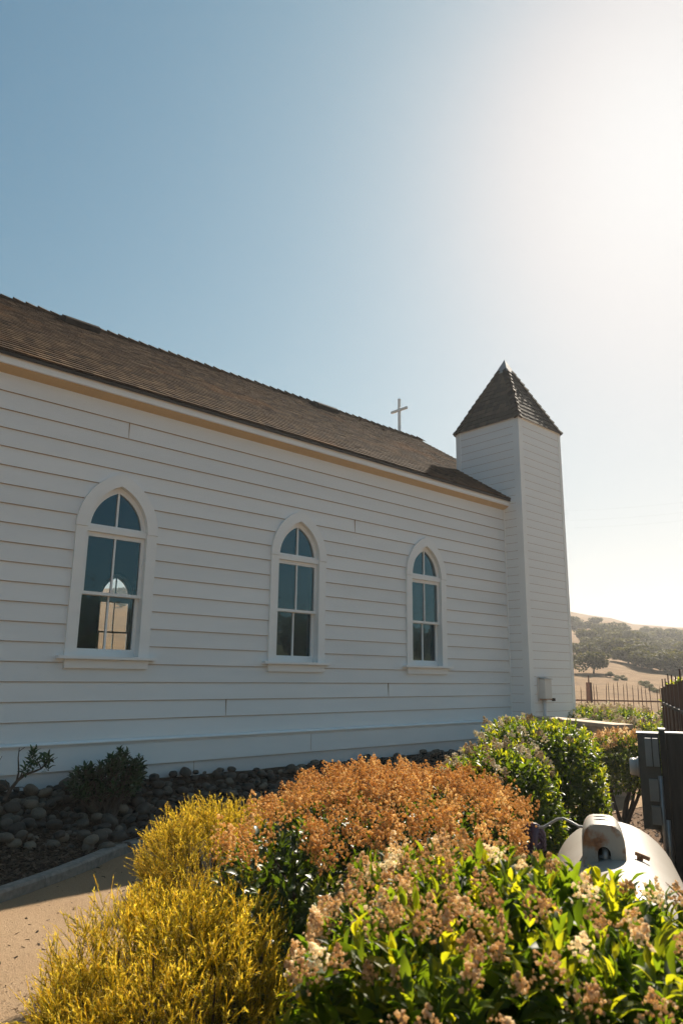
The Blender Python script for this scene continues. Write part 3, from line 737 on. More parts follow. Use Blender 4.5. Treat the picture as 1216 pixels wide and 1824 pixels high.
def samp_soil_n(r_, n):
    p = samp_soil(r_, n*3); return p[:n] if len(p) >= n else np.concatenate([p]*4)[:n]
chips('leaf_litter', 5000, samp_soil_n, lambda x, y: np.full(len(x), GZ-.012), .015, .06, M['chip'], 12)
def samp_path(r_, n):
    x = r_.uniform(.6, 3.6, n); k = np.interp(x, KC[:, 0], KC[:, 1]); return np.stack([x, k-r_.uniform(.02, 2.3, n)], 1)
chips('gravel', 5200, samp_path, lambda x, y: np.full(len(x), GZ-.006), .005, .018, M['path'], 13)
chips('dark_grit', 3200, samp_path, lambda x, y: np.full(len(x), GZ-.003), .003, .010, M['chip'], 15)
chips('fallen_twigs', 380, samp_path, lambda x, y: np.full(len(x), GZ-.004), .012, .035, M['chip'], 14)

# ---- river rocks
def rock_mesh(seed, big=False):
    import bmesh
    bm = bmesh.new(); bmesh.ops.create_icosphere(bm, subdivisions=3, radius=1)
    r_ = np.random.default_rng(seed); sc = np.array([1, r_.uniform(.68, .92), r_.uniform(.5, .72)])
    V_ = np.array([v.co[:] for v in bm.verts]); F = np.array([[v.index for v in f.verts] for f in bm.faces]); bm.free()
    V_ = np.sign(V_)*np.abs(V_)**.9
    V_ *= (1+.17*sn(V_, 1.1, seed)+.06*sn(V_, 2.6, seed+50)+.02*sn(V_, 6, seed+90))[:, None]*sc
    return np_mesh('river_rock', V_*.5, F, M['rock'], np.full(len(V_), r_.uniform(0, 1)), smooth=True)
RM = [rock_mesh(200+i) for i in range(12)]
ROCKL = ['smooth grey river rock lying in the bed along the white chapel wall', ]
r_ = np.random.default_rng(5); placed = []; tries = 0
def rock_front(x): return np.interp(x, [1, 2.3, 3.3, 4.2, 5, 6, 11.6], [6.95, 6.90, 6.72, 6.85, 7.0, 7.1, 7.2])
rest_v, rest_f, rest_a, nb = [], [], [], 0
while len(placed) < 1050 and tries < 60000:
    tries += 1
    x = r_.uniform(1.9, 11.4); y = r_.uniform(rock_front(x), 7.93); d = r_.uniform(.09, .18) if r_.random() < .7 else r_.uniform(.05, .09)
    lay = 0 if len(placed) < 680 else 1
    ok = True
    for (px, py, pd, pl) in placed:
        if abs(px-x) < .3 and pl == lay and (px-x)**2+(py-y)**2 < (.36*(pd+d))**2: ok = False; break
    if not ok: continue
    if lay and r_.random() < .25: continue
    placed.append((x, y, d, lay))
placed.sort(key=lambda p: p[0])
for i, (x, y, d, lay) in enumerate(placed):
    me = RM[i % 12]; z = float(bed_z(x, y))+d*.16+lay*.065
    rot = (r_.normal(0, .25), r_.normal(0, .25), r_.uniform(0, 6.28)); sc = (d, d, d*r_.uniform(.9, 1.15))
    if i < 300:
        o = bpy.data.objects.new('river_rock', me); COL.objects.link(o); o.location = (x, y, z); o.rotation_euler = rot; o.scale = sc
        tag(o, 'smooth rounded grey river rock in the shaded bed along the white chapel wall', 'rock', 'river rocks along the chapel wall')
    else:
        mt = Matrix.LocRotScale(Vector((x, y, z)), __import__('mathutils').Euler(rot), Vector(sc))
        v = np.array([(mt@q.co)[:] for q in me.vertices]); f = np.array([p.vertices[:] for p in me.polygons])
        rest_v.append(v); rest_f.append(f+nb); nb += len(v); rest_a.append(np.full(len(v), r_.uniform(0, 1)))
if rest_v: tag(put('river_rocks', np_mesh('river_rocks', np.concatenate(rest_v), np.concatenate(rest_f), M['rock'], np.concatenate(rest_a), smooth=True)), 'heap of grey river rocks along the chapel wall behind the shrubs', 'rocks', kind='stuff')

# ================================================================== PLANTS
def nrm(a): return a/(np.linalg.norm(a, axis=-1, keepdims=True)+1e-9)
LT = [(0, .10, 0), (.28, .78, .0), (.55, 1.0, .02), (.82, .62, .0), (1.0, .06, -.05)]
def leaves(P, D, Nn, L_, W_, fold=.22, curl=.14, rnd=None):
    """folded, curved leaves; P base, D direction, Nn upper side"""
    n = len(P); Sd = nrm(np.cross(D, Nn)); Nn = np.cross(Sd, D); rows = []
    for t, w_, c in LT:
        for s in (-1, 0, 1):
            rows.append(P+D*(t*L_)[:, None]+Sd*(s*w_*W_*.5)[:, None]+Nn*((abs(s)*w_*W_*.5*fold*2)-curl*L_*t*t+c*L_)[:, None])
    V_ = np.stack(rows, 1).reshape(-1, 3); k = 3*len(LT); b = (np.arange(n)*k)[:, None]; q = []
    for i in range(len(LT)-1):
        for j in range(2): q.append((i*3+j, i*3+j+1, i*3+j+4, i*3+j+3))
    F = np.concatenate([b+np.array([x]) for x in q])
    return V_, F, np.repeat(rnd, k)
OCT = np.array([(1,0,0),(-1,0,0),(0,1,0),(0,-1,0),(0,0,1),(0,0,-1)], float)
OCF = np.array([(0,2,4),(2,1,4),(1,3,4),(3,0,4),(2,0,5),(1,2,5),(3,1,5),(0,3,5)])
def blobs(P, s, rnd, r_):
    n = len(P); A = nrm(r_.normal(size=(n, 3))); B = nrm(np.cross(A, r_.normal(size=(n, 3)))); C = np.cross(A, B)
    ax = np.stack([A, B, C], 1)*(s[:, None, None]*r_.uniform(.6, 1.25, (n, 3, 1)))
    V_ = P[:, None, :]+np.einsum('kj,njd->nkd', OCT, ax)
    return V_.reshape(-1, 3), (np.arange(n)*6)[:, None, None]+OCF[None], np.repeat(rnd, 6)
def join(parts):
    V_, F, A, b = [], [], [], 0
    for v, f, a in parts:
        V_.append(v); F.append(f.reshape(-1, f.shape[-1])+b); A.append(a); b += len(v)
    return np.concatenate(V_), F, np.concatenate(A)
def dirs(r_, n, lo=-.55):
    d = nrm(r_.normal(size=(n*3, 3))); d = d[d[:, 2] > lo]; return d[:n] if len(d) >= n else dirs(r_, n, lo)
class Shape:
    """a lumpy clipped-shrub volume: radii ru (along az), rv (across), base..top"""
    def __init__(s, c, az, ru, rv, top, base=GZ, p=3.2, lump=.09, seed=0, lk=2.2, tilt=0.0):
        s.c = np.array([c[0], c[1], (top+base)/2-.0]); s.ax = np.array([[math.sin(R(az)), math.cos(R(az)), 0], [math.cos(R(az)), -math.sin(R(az)), 0], [0, 0, 1.]])
        s.r = np.array([ru, rv, (top-base)/2]); s.p = p; s.lump = lump; s.seed = seed; s.lk = lk; s.base = base; s.tilt = tilt
    def at(s, d, depth=1.0):
        k = (np.abs(d)**s.p).sum(1)**(-1/s.p)
        k = k*(1+s.lump*sn(d*s.r, s.lk, s.seed))
        q = d*(k*depth)[:, None]*s.r
        g = nrm(np.sign(d)*np.abs(d*k[:, None])**(s.p-1)/s.r)
        q[:, 2] -= s.tilt*q[:, 1]*np.clip(d[:, 2]+.4, 0, 1)
        return s.c+q@s.ax, g@s.ax
def broadleaf(name, label, cat, shp, nshoot, L0, npan, pan, seed, leafm='leaf', flowm='flower', upright=.9, fill=.5, white=.06, pan_top=True, floret=.005, group=None, pal=(.06, .11), dens=55, stems=True, pan_sink=0.0, pairs=4, minz=-.55, pan_min=.35):
    r_ = np.random.default_rng(seed)
    root = thing(name, (shp.c[0], shp.c[1], shp.base), label, cat, group)
    parts = []
    d = dirs(r_, nshoot, minz); dep = np.where(r_.random(nshoot) < .72, r_.uniform(.9, 1.03, nshoot), r_.uniform(.72, .92, nshoot))
    P, G = shp.at(d, dep)
    ax = nrm(G*.55+np.array([0, 0, upright])+r_.normal(0, .3, (nshoot, 3)))
    sl_ = L0*r_.uniform(.8, 1.7, nshoot); base = P-ax*sl_[:, None]
    ph = r_.uniform(0, 6.28, nshoot); srnd = r_.uniform(0, .75, nshoot)
    for k in range(pairs):
        f = k/(pairs-1) if pairs > 1 else .5
        for sgn in (0, math.pi):
            keep = r_.random(nshoot) < .92
            a = ph+k*1.57+sgn+r_.normal(0, .3, nshoot)
            e1 = nrm(np.cross(ax, r_.normal(size=(1, 3))+np.zeros_like(ax))); e2 = np.cross(ax, e1)
            side = e1*np.cos(a)[:, None]+e2*np.sin(a)[:, None]
            an = R(54)-R(32)*f+r_.normal(0, .2, nshoot)
            D = nrm(ax*np.cos(an)[:, None]+side*np.sin(an)[:, None]); up = nrm(ax*np.sin(an)[:, None]-side*np.cos(an)[:, None]+r_.normal(0, .12, (nshoot, 3)))
            LL = L0*(1-.35*f)*r_.uniform(.7, 1.2, nshoot)
            B = base+ax*(sl_*(f*.95))[:, None]
            parts.append(leaves(B[keep], D[keep], up[keep], LL[keep], (LL*r_.uniform(.30, .42, nshoot))[keep], .25, r_.uniform(.0, .3), np.clip(srnd+r_.normal(0, .1, nshoot)+.2*f, 0, 1)[keep]))
    nf = int(nshoot*7*fill); d = dirs(r_, nf, -.8); P2, G2 = shp.at(d, r_.uniform(.5, .9, nf)**.7)
    D = nrm(G2*.5+r_.normal(0, .8, (nf, 3))+np.array([0, 0, .2])); LL = L0*r_.uniform(.8, 1.25, nf)
    parts.append(leaves(P2, D, nrm(r_.normal(0, .6, (nf, 3))+np.array([0, 0, 1.])), LL, LL*.48, .2, .15, r_.uniform(0, .5, nf)))
    V_, F, A = join(parts); ok = V_[:, 2]
    put('foliage', np_mesh('foliage', V_, F, M[leafm], A, smooth=True), root)
    if npan:
        d = dirs(r_, npan*5, .05); P, G = shp.at(d, r_.uniform(.97, 1.05, len(d))); sel = G[:, 2] > pan_min; P, G = P[sel][:npan], G[sel][:npan]
        # panicles come in drifts
        cl = sn(P, 3.1, seed+9)+r_.normal(0, .35, len(P)); k = cl > np.quantile(cl, .22); P, G = P[k], G[k]; n = len(P)
        ax = nrm(G*.45+np.array([0, 0, .8])+r_.normal(0, .32, (n, 3))); h = pan*r_.uniform(.7, 1.35, n)
        m = dens; t = r_.beta(1.1, 1.5, (n, m)); rad = (1-t)*.56*h[:, None]*np.sqrt(r_.random((n, m))); a = r_.uniform(0, 6.28, (n, m))
        nb_ = 7; a = np.round(a/6.28*nb_)/nb_*6.28+r_.normal(0, .2, (n, m))+t*9
        e1 = nrm(np.cross(ax, np.array([.3, .5, .2]))); e2 = np.cross(ax, e1)
        Q = P[:, None, :]-ax[:, None, :]*(h*.25-pan_sink*h)[:, None, None]+ax[:, None, :]*(t*h[:, None]+rad*.5)[..., None]+e1[:, None, :]*(rad*np.cos(a))[..., None]+e2[:, None, :]*(rad*np.sin(a))[..., None]
        wh = (r_.random(n) < white)*.55
        rn = np.clip(r_.normal(.38, .16, (n, m))+wh[:, None]+r_.normal(0, .1, (n, 1)), 0, 1)
        V_, F, A = blobs(Q.reshape(-1, 3), np.full(n*m, floret)*r_.uniform(.7, 1.4, n*m), rn.ravel(), r_)
        put('flower_head', np_mesh('flower_head', V_, F.reshape(-1, 3), M[flowm], A), root)
    if stems:
        w = MB()
        for i in range(16):
            d1 = dirs(r_, 1, .0); P, G = shp.at(d1, np.array([.8])); b = np.array([shp.c[0], shp.c[1], shp.base-.05])+np.append(r_.normal(0, .07, 2), 0)
            mid = b*.5+P[0]*.5+r_.normal(0, .05, 3)-np.array([0, 0, .05]); w.tube([b, mid, P[0]], [.016, .011, .005], 6)
        w.put('branches', M['twig'], root)
    return root

def P2(az, d): return (math.sin(R(az))*d, math.cos(R(az))*d)
# near broad-leaved shrub, bottom right of the view
broadleaf('flowering_shrub', 'nearest broad-leaved shrub with large glossy green leaves and faded tan flower heads', 'shrub',
          Shape(P2(59.0, 1.66), 58, .54, .60, -.44, p=2.8, lump=.10, seed=3, tilt=.23), 2800, .060, 260, .058, 31, fill=.4, white=.12, floret=.0036, dens=60, pan_sink=.0)
# wide shrub covered with rusty flowers
broadleaf('flowering_shrub', 'broad shrub smothered in rusty orange flower heads between the golden shrubs and chapel', 'shrub',
          Shape(P2(46.5, 3.95), 51, 1.20, .70, -.585, p=4.4, lump=.06, seed=5), 1900, .060, 620, .12, 32, pan_min=.72, leafm='leaf_shade', flowm='flower_orange', fill=.5, white=.03, floret=.0062, dens=52)
# hedge block in front of the tower, and the lower one before it
broadleaf('flowering_shrub', 'tall square-clipped green hedge shrub in front of the tower foot', 'shrub',
          Shape(P2(57.2, 5.7), 57, .55, .45, -.31, p=4.2, lump=.06, seed=7), 1900, .055, 45, .06, 33, leafm='leaf_far', flowm='flower_pale', fill=.55, white=.5, floret=.007, dens=30)
broadleaf('flowering_shrub', 'low rounded green shrub with tan flower tips leaning on the taller hedge', 'shrub',
          Shape(P2(54.2, 4.75), 54, .42, .40, -.42, p=3.0, lump=.10, seed=8), 1100, .055, 60, .06, 34, leafm='leaf_far', flowm='flower_pale', fill=.55, white=.35, floret=.0065, dens=30)
# open shrub with bare lower stems beside the meter panel
t = broadleaf('flowering_shrub', 'open shrub on bare forked stems left of the grey meter panel', 'shrub',
          Shape(P2(63.1, 9.2), 63, .40, .36, -.62, base=-1.28, p=2.6, lump=.14, seed=9), 620, .06, 90, .10, 35, leafm='leaf_far', flowm='flower', fill=.3, white=.15, floret=.009, dens=22, stems=False)
w = MB(); r_ = np.random.default_rng(4); b0 = np.array([*P2(62.9, 9.2), GZ-.03])
for i in range(9):
    a = r_.uniform(0, 6.28); e = b0+np.array([math.cos(a)*.26, math.sin(a)*.26, r_.uniform(.5, .8)]); w.tube([b0+r_.normal(0, .02, 3)*[1, 1, 0], b0*.55+e*.45+r_.normal(0, .03, 3), e], [.028, .018, .008], 6)
w.put('branches', M['twig'], t)
# three hedges far behind the low wall
for i, (az, d, rv, top, lab, sd) in enumerate(((60.6, 15.6, .72, -.55, 'pale-flowered hedge shrub behind the low wall, next to the tower edge', 41),
                                     (62.55, 16.6, .95, -.60, 'pale-flowered hedge shrub in the middle of the row before the iron railing', 42),
                                     (64.6, 14.3, .78, -.74, 'yellow-green hedge shrub with cream flowers touching the tall picket fence', 43))):
    broadleaf('flowering_shrub', lab, 'shrub', Shape(P2(az, d), az, .8, rv, top, base=-2.0, p=3.6, lump=.09, seed=40+i), 1300, .085, 120, .12, sd, leafm='leaf_far', flowm='flower_pale', fill=.4, white=.5, floret=.014, dens=18, group='hedge shrubs before the iron railing', stems=False)

# ---- golden feathery shrubs
def golden(name, label, shp, nspray, L0, seed, droop=0.0):
    r_ = np.random.default_rng(seed); root = thing(name, (shp.c[0], shp.c[1], shp.base), label, 'shrub')
    d = dirs(r_, nspray, -.75); dep = np.where(r_.random(nspray) < .7, r_.uniform(.88, 1.02, nspray), r_.uniform(.6, .9, nspray)); P, G = shp.at(d, dep)
    ax = nrm(G*.75+np.array([-.12, 0, .75])+r_.normal(0, .30, (nspray, 3))); L_ = L0*r_.uniform(.6, 1.35, nspray)
    # each spray: a leading shoot with side shoots
    SP, SD_, SL_, SR, SB = [P-ax*(L_*.8)[:, None]], [ax], [L_*1.1], [r_.uniform(.35, .95, nspray)], [np.ones(nspray)]
    base = P-ax*(L_*.8)[:, None]
    nside = 11
    for k in range(nside):
        f = .15+.8*k/nside; a = r_.uniform(0, 6.28, nspray); e1 = nrm(np.cross(ax, r_.normal(size=(nspray, 3)))); an = R(34)+r_.normal(0, .16, nspray)
        D = nrm(ax*np.cos(an)[:, None]+e1*np.sin(an)[:, None]+np.array([0, 0, .12])); keep = r_.random(nspray) < .9
        l = L_*(.62-.42*f)*r_.uniform(.5, 1.2, nspray)
        SP.append((base+ax*(L_*1.1*f)[:, None])[keep]); SD_.append(D[keep]); SL_.append(l[keep]); SR.append(np.clip(SR[0]+r_.normal(0, .16, nspray), .05, 1)[keep]); SB.append(np.zeros(keep.sum()))
    B, D, L2, rn = np.concatenate(SP), np.concatenate(SD_), np.concatenate(SL_), np.concatenate(SR); n = len(B)
    e1 = nrm(np.cross(D, np.array([.2, .3, 1.]))); e2 = np.cross(D, e1); bend = r_.normal(0, .10, (n, 3))+np.array([0, 0, .06-droop])
    rows, at = [], []
    for j, (t, rr_) in enumerate(((0, 1), (.4, 1), (.78, .85), (1, .35))):
        C = B+D*(t*L2)[:, None]+bend*(t*t*L2)[:, None]
        for q in range(3):
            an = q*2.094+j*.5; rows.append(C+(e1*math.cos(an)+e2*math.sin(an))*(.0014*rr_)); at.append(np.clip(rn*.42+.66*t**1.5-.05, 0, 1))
    V_ = np.stack(rows, 1).reshape(-1, 3); A = np.stack(at, 1).ravel(); b = (np.arange(n)*12)[:, None]
    F = np.concatenate([b+np.array([[i*3+j, i*3+(j+1) % 3, i*3+3+(j+1) % 3, i*3+3+j]]) for i in range(3) for j in range(3)])
    parts = [(V_, F, A)]
    # needles
    nn = 13; t = np.linspace(.08, .98, nn)[None, :]+r_.uniform(-.04, .04, (n, nn)); C = B[:, None]+D[:, None]*(t*L2[:, None])[..., None]+bend[:, None]*(t*t*L2[:, None])[..., None]
    a = r_.uniform(0, 6.28, (n, nn)); sd = e1[:, None]*np.cos(a)[..., None]+e2[:, None]*np.sin(a)[..., None]; nd = nrm(D[:, None]*.8+sd*.65); tn = nrm(np.cross(nd, sd))
    ln = r_.uniform(.008, .015, (n, nn))[..., None]
    V_ = np.stack([C-tn*.0015, C+tn*.0015, C+nd*ln+tn*.0005, C+nd*ln-tn*.0005], 2).reshape(-1, 3); m = n*nn
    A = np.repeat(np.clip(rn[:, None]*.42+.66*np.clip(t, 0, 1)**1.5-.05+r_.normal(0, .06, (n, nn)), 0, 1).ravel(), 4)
    parts.append((V_, (np.arange(m)*4)[:, None]+np.array([[0, 1, 2, 3]]), A))
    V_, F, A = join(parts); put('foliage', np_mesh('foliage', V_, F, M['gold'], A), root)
    w = MB()
    for i in range(60):
        d1 = dirs(r_, 1, -.3); Pp, _ = shp.at(d1, np.array([.85])); b = np.array([shp.c[0], shp.c[1], shp.base-.05])+np.append(r_.normal(0, .08, 2), 0)
        mid = b*.5+Pp[0]*.5+r_.normal(0, .04, 3)-np.array([0, 0, .06]); w.tube([b, mid, Pp[0]], [.009, .006, .003], 5)
    w.put('branches', M['twig'], root)
    return root
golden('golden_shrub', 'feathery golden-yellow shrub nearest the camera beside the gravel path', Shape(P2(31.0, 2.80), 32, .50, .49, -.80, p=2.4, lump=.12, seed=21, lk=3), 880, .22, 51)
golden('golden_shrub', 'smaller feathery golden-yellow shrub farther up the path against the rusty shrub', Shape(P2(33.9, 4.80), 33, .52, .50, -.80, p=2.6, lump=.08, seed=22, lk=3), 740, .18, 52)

# ---- dark shrub and bare twisted shrub by the wall
def whorls(centres, axes, L_, r_, n=9):
    P, D, Nn, LL, rn = [], [], [], [], []
    for c, a in zip(centres, axes):
        e1 = nrm(np.cross(a, r_.normal(size=3))); e2 = np.cross(a, e1)
        for k in range(n):
            t = k*2.4+r_.normal(0, .2); an = R(70)-R(45)*k/n; sd = e1*math.cos(t)+e2*math.sin(t)
            P.append(c-a*.01*(n-k)); D.append(nrm(a*math.cos(an)+sd*math.sin(an))); Nn.append(nrm(a*math.sin(an)-sd*math.cos(an))); LL.append(L_*r_.uniform(.7, 1.2)); rn.append(r_.uniform(0, .8))
    LL = np.array(LL); return leaves(np.array(P), np.array(D), np.array(Nn), LL, LL*.34, .15, .15, np.array(rn))
def at_px(u, v, Yp): d = ray(u, v); return d*Yp/d[1]
r_ = np.random.default_rng(61)
c0 = at_px(190, 1415, 7.45); root = thing('dark_shrub', (c0[0], c0[1], float(bed_z(c0[0], c0[1]))), 'dark green whorled-leaf shrub growing among the river rocks against the wall', 'shrub')
w = MB(); cs, axs = [], []
tips = [(130, 1388), (137, 1372), (150, 1366), (163, 1362), (158, 1380), (172, 1385), (180, 1362), (176, 1372), (195, 1352), (203, 1350), (205, 1365), (200, 1378), (215, 1338), (222, 1342), (228, 1352), (218, 1356), (238, 1356), (248, 1352), (244, 1362), (252, 1366), (232, 1370), (246, 1380), (240, 1388), (225, 1384), (150, 1395), (165, 1398), (182, 1396), (140, 1402), (205, 1396), (222, 1400), (190, 1405), (160, 1408), (238, 1402), (125, 1395), (252, 1376)]
for (u, v) in tips:
    for rep in range(3):
        e = at_px(u+r_.normal(0, 2.5), v+r_.normal(0, 2.5), 7.45+r_.normal(0, .12)); b = np.array(root.location)+np.append(r_.normal(0, .06, 2), -.03)
        mid = b*.55+e*.45+np.append(r_.normal(0, .03, 2), 0); w.tube([b, mid, e], [.012, .008, .004], 5)
        a = nrm(nrm(e-mid)*.6+np.array([0, 0, .5])+r_.normal(0, .3, 3)); cs.append(e); axs.append(a)
        cs.append(e*.8+mid*.2); axs.append(nrm(a+r_.normal(0, .4, 3)))
w.put('branches', M['twig'], root); V_, F, A = whorls(cs, axs, .078, r_, 11); put('foliage', np_mesh('foliage', V_, F, M['dark_leaf'], A, smooth=True), root)
root_p = at_px(8, 1422, 7.25)
root = thing('twisted_shrub', (root_p[0], root_p[1], float(bed_z(root_p[0], root_p[1]))-.02), 'nearly bare twisted shrub with few leaf tufts, left of the dark shrub', 'shrub')
w = MB(); yy = 7.3
def br(pp, r0, r1, dy=0.0):
    pts = [at_px(u, v, yy+dy*i) for i, (u, v) in enumerate(pp)]; w.tube(pts, list(np.linspace(r0, r1, len(pts))), 6); return pts
br([(8, 1426), (18, 1408), (32, 1390), (46, 1379), (62, 1374), (74, 1369), (86, 1357)], .020, .006)
br([(18, 1408), (14, 1400), (12, 1393), (10, 1389)], .011, .004, .02); br([(30, 1392), (34, 1375), (33, 1350), (35, 1332)], .010, .003, -.02)
br([(74, 1369), (70, 1360), (69, 1356)], .007, .003); br([(35, 1338), (45, 1331)], .004, .002); br([(84, 1360), (94, 1354), (103, 1349)], .005, .002, .02)
br([(36, 1387), (40, 1376), (45, 1366), (50, 1362)], .008, .003, .03); br([(12, 1405), (4, 1398), (-12, 1394)], .010, .005); br([(-12, 1394), (-8, 1370), (4, 1347)], .008, .003)
br([(22, 1403), (40, 1402), (46, 1404)], .006, .002)
w.put('branches', M['twig'], root)
cs, axs = [], []
for (u, v) in ((57, 1334), (62, 1336), (60, 1343), (65, 1332), (68, 1351), (74, 1349), (80, 1346), (79, 1353), (85, 1351), (88, 1355), (86, 1345), (82, 1358), (46, 1363), (51, 1361), (55, 1358), (44, 1368), (60, 1356)):
    e = at_px(u, v, yy+r_.normal(0, .05)); cs.append(e); axs.append(nrm(r_.normal(0, .45, 3)+np.array([0, 0, .8])))
V_, F, A = whorls(cs, axs, .066, r_, 9); put('foliage', np_mesh('foliage', V_, F, M['dark_leaf'], np.clip(A+.2, 0, 1), smooth=True), root)

# ================================================================== OAKS ON THE HILLS
def oak_mesh(seed, trunk=True, nb=13, flat=.62):
    r_ = np.random.default_rng(seed); V_, A = [], []
    bl = []
    for i in range(nb):
        a = r_.uniform(0, 6.28); q = r_.uniform(0, .62)**.8; bl.append((np.array([math.cos(a)*q*.78, math.sin(a)*q*.78, .50+r_.uniform(-.16, .30)*(1-q*.4)]), r_.uniform(.20, .36)))
    for c, rad in bl:
        n = 150; d = nrm(r_.normal(size=(n, 3))); P = c+d*rad*r_.uniform(.75, 1.05, (n, 1))*np.array([1, 1, .8]); s = r_.uniform(.035, .075, n)[:, None]
        nn = nrm(d+r_.normal(0, .6, (n, 3))); e1 = nrm(np.cross(nn, r_.normal(size=(n, 3)))); e2 = np.cross(nn, e1)
        V_.append(np.stack([P-e1*s, P+e2*s*.7, P+e1*s, P-e2*s*.7], 1).reshape(-1, 3)); A.append(np.repeat(np.clip(r_.uniform(0, .5)+r_.uniform(0, .5, n), 0, 1), 4))
    V_ = np.concatenate(V_); n = len(V_)//4
    return np_mesh('crown', V_, (np.arange(n)*4)[:, None]+np.array([[0, 1, 2, 3]]), M['oak'], np.concatenate(A))
OAKS = [oak_mesh(300+i) for i in range(6)]
tw = MB(); tw.tube([(0, 0, -.12), (.01, 0, .12), (.0, .02, .32)], [.05, .036, .03], 8)
for a in (0, 1.5, 2.9, 4.4): tw.tube([(0, .02, .28), (math.cos(a)*.2, math.sin(a)*.2, .46), (math.cos(a)*.36, math.sin(a)*.36, .58)], [.026, .017, .008], 6)
TRUNK = tw.mesh('trunk', M['bark'], True)
def hit_hill(u, v):
    d = ray(u, v); d = d/np.linalg.norm(d[:2]); lo = R0
    r0 = R0; 
    for r1 in np.arange(R0, 300, 1.0):
        p = d*r1
        if p[2] < float(hill_z(p[0], p[1])): return p
    return None
def oak(p, wid, k, label, hgt=1.0, group='oaks scattered over the dry hills'):
    t = thing('oak_tree', (p[0], p[1], float(hill_z(p[0], p[1]))-.05*wid), label, 'tree', group, rz=k*1.7)
    t.scale = (wid, wid, wid*hgt)
    for nm, me in (('crown', OAKS[k % 6]), ('trunk', TRUNK)):
        o = bpy.data.objects.new(nm, me); COL.objects.link(o); o.parent = t
    return t
k = 0
p = hit_hill(1057, 1201); oak(p, 40/FPX*np.linalg.norm(p), 2, 'round lone oak standing in dry grass before the wooded slope', .95, 'oaks scattered over the dry hills')
slope = [(1022, 1186, 22), (1021, 1168, 26), (1034, 1166, 24), (1048, 1172, 32), (1052, 1158, 28), (1026, 1120, 26), (1036, 1124, 24), (1060, 1115, 18), (1050, 1150, 34), (1066, 1146, 30), (1080, 1150, 34), (1078, 1168, 38), (1093, 1172, 40), (1100, 1150, 34), (1068, 1134, 28), (1088, 1136, 30), (1102, 1130, 24), (1118, 1182, 42), (1132, 1172, 40), (1120, 1158, 36), (1142, 1190, 36), (1146, 1160, 36), (1160, 1194, 40), (1172, 1180, 36), (1184, 1198, 40), (1196, 1190, 36), (1210, 1198, 40), (1130, 1146, 26), (1152, 1148, 26), (1166, 1162, 32), (1184, 1168, 34), (1202, 1172, 34), (1196, 1152, 32), (1214, 1158, 32), (1176, 1142, 26), (1110, 1166, 34), (1150, 1176, 34), (1064, 1162, 30), (1226, 1180, 40), (1236, 1200, 40)]
for u, v, wp in slope:
    p = hit_hill(u, v)
    if p is None: continue
    k += 1; oak(p, wp*1.08/FPX*np.linalg.norm(p), k, 'hazy dark oak of the wooded hillside right of the tower', .8)
for u, v, wp in ((1156, 1118, 22), (1142, 1121, 16), (1168, 1123, 16), (1196, 1124, 22), (1208, 1122, 18), (1182, 1132, 24), (1140, 1132, 22), (1018, 1094, 12)):
    d = ray(u, v+14); d /= np.linalg.norm(d[:2]); p = hit_hill(u, v+14)
    if p is None: p = d*225
    k += 1; oak(p, wp*1.0/FPX*np.linalg.norm(p), k, 'small oak standing on the skyline of the hill', .8)
p = hit_hill(1086, 1208); oak(p, 12/FPX*np.linalg.norm(p), 4, 'small round dark bush in the dry grass right of the lone oak', .8)
# the slope seen through the chapel and the ones mirrored in its windows
r_ = np.random.default_rng(77)
for u, v, wp in ((205, 1066, 16), (214, 1064, 20), (222, 1066, 18), (192, 1068, 9), (216, 1082, 12)):
    d = ray(u, v); d /= np.linalg.norm(d[:2]); p = hit_hill(u, v)
    if p is None: p = d*228
    k += 1; oak(p, wp*1.1/FPX*np.linalg.norm(p), k, 'oak on the hill crest seen through the left window', .8)
for i in range(90):
    az = r_.uniform(118, 165); d = r_.uniform(120, 232); p = azvec(az, d); k += 1; oak(p, r_.uniform(5, 9), k, 'oak on the hill behind the viewer, mirrored in the chapel windows', .8)
for az, d, wd in ((141, 75, 6), (139, 80, 5), (143.5, 85, 6), (132, 90, 5), (128, 95, 5), (150, 70, 5)): k += 1; oak(azvec(az, d), wd, k, 'oak on the hill behind the viewer, mirrored in the chapel windows', .8)
# pale scrub along the gully
SCR = oak_mesh(390, nb=8); SCR2 = SCR.copy(); SCR2.materials[0] = M['oak_light']
for i, (u, v, wp) in enumerate(((1146, 1222, 15), (1152, 1226, 13), (1160, 1231, 12), (1168, 1236, 12), (1104, 1210, 12), (1112, 1212, 10), (1096, 1212, 9))):
    p = hit_hill(u, v)
    if p is None: continue
    t = thing('scrub_bush', (p[0], p[1], float(hill_z(p[0], p[1]))-.25*wp/FPX*np.linalg.norm(p)), 'pale grey-green scrub bush in the dry gully beyond the iron railing', 'bush', 'scrub in the dry gully', rz=i)
    t.scale = (wp/FPX*np.linalg.norm(p),)*2+(wp*.75/FPX*np.linalg.norm(p),); o = bpy.data.objects.new('crown', SCR2); COL.objects.link(o); o.parent = t

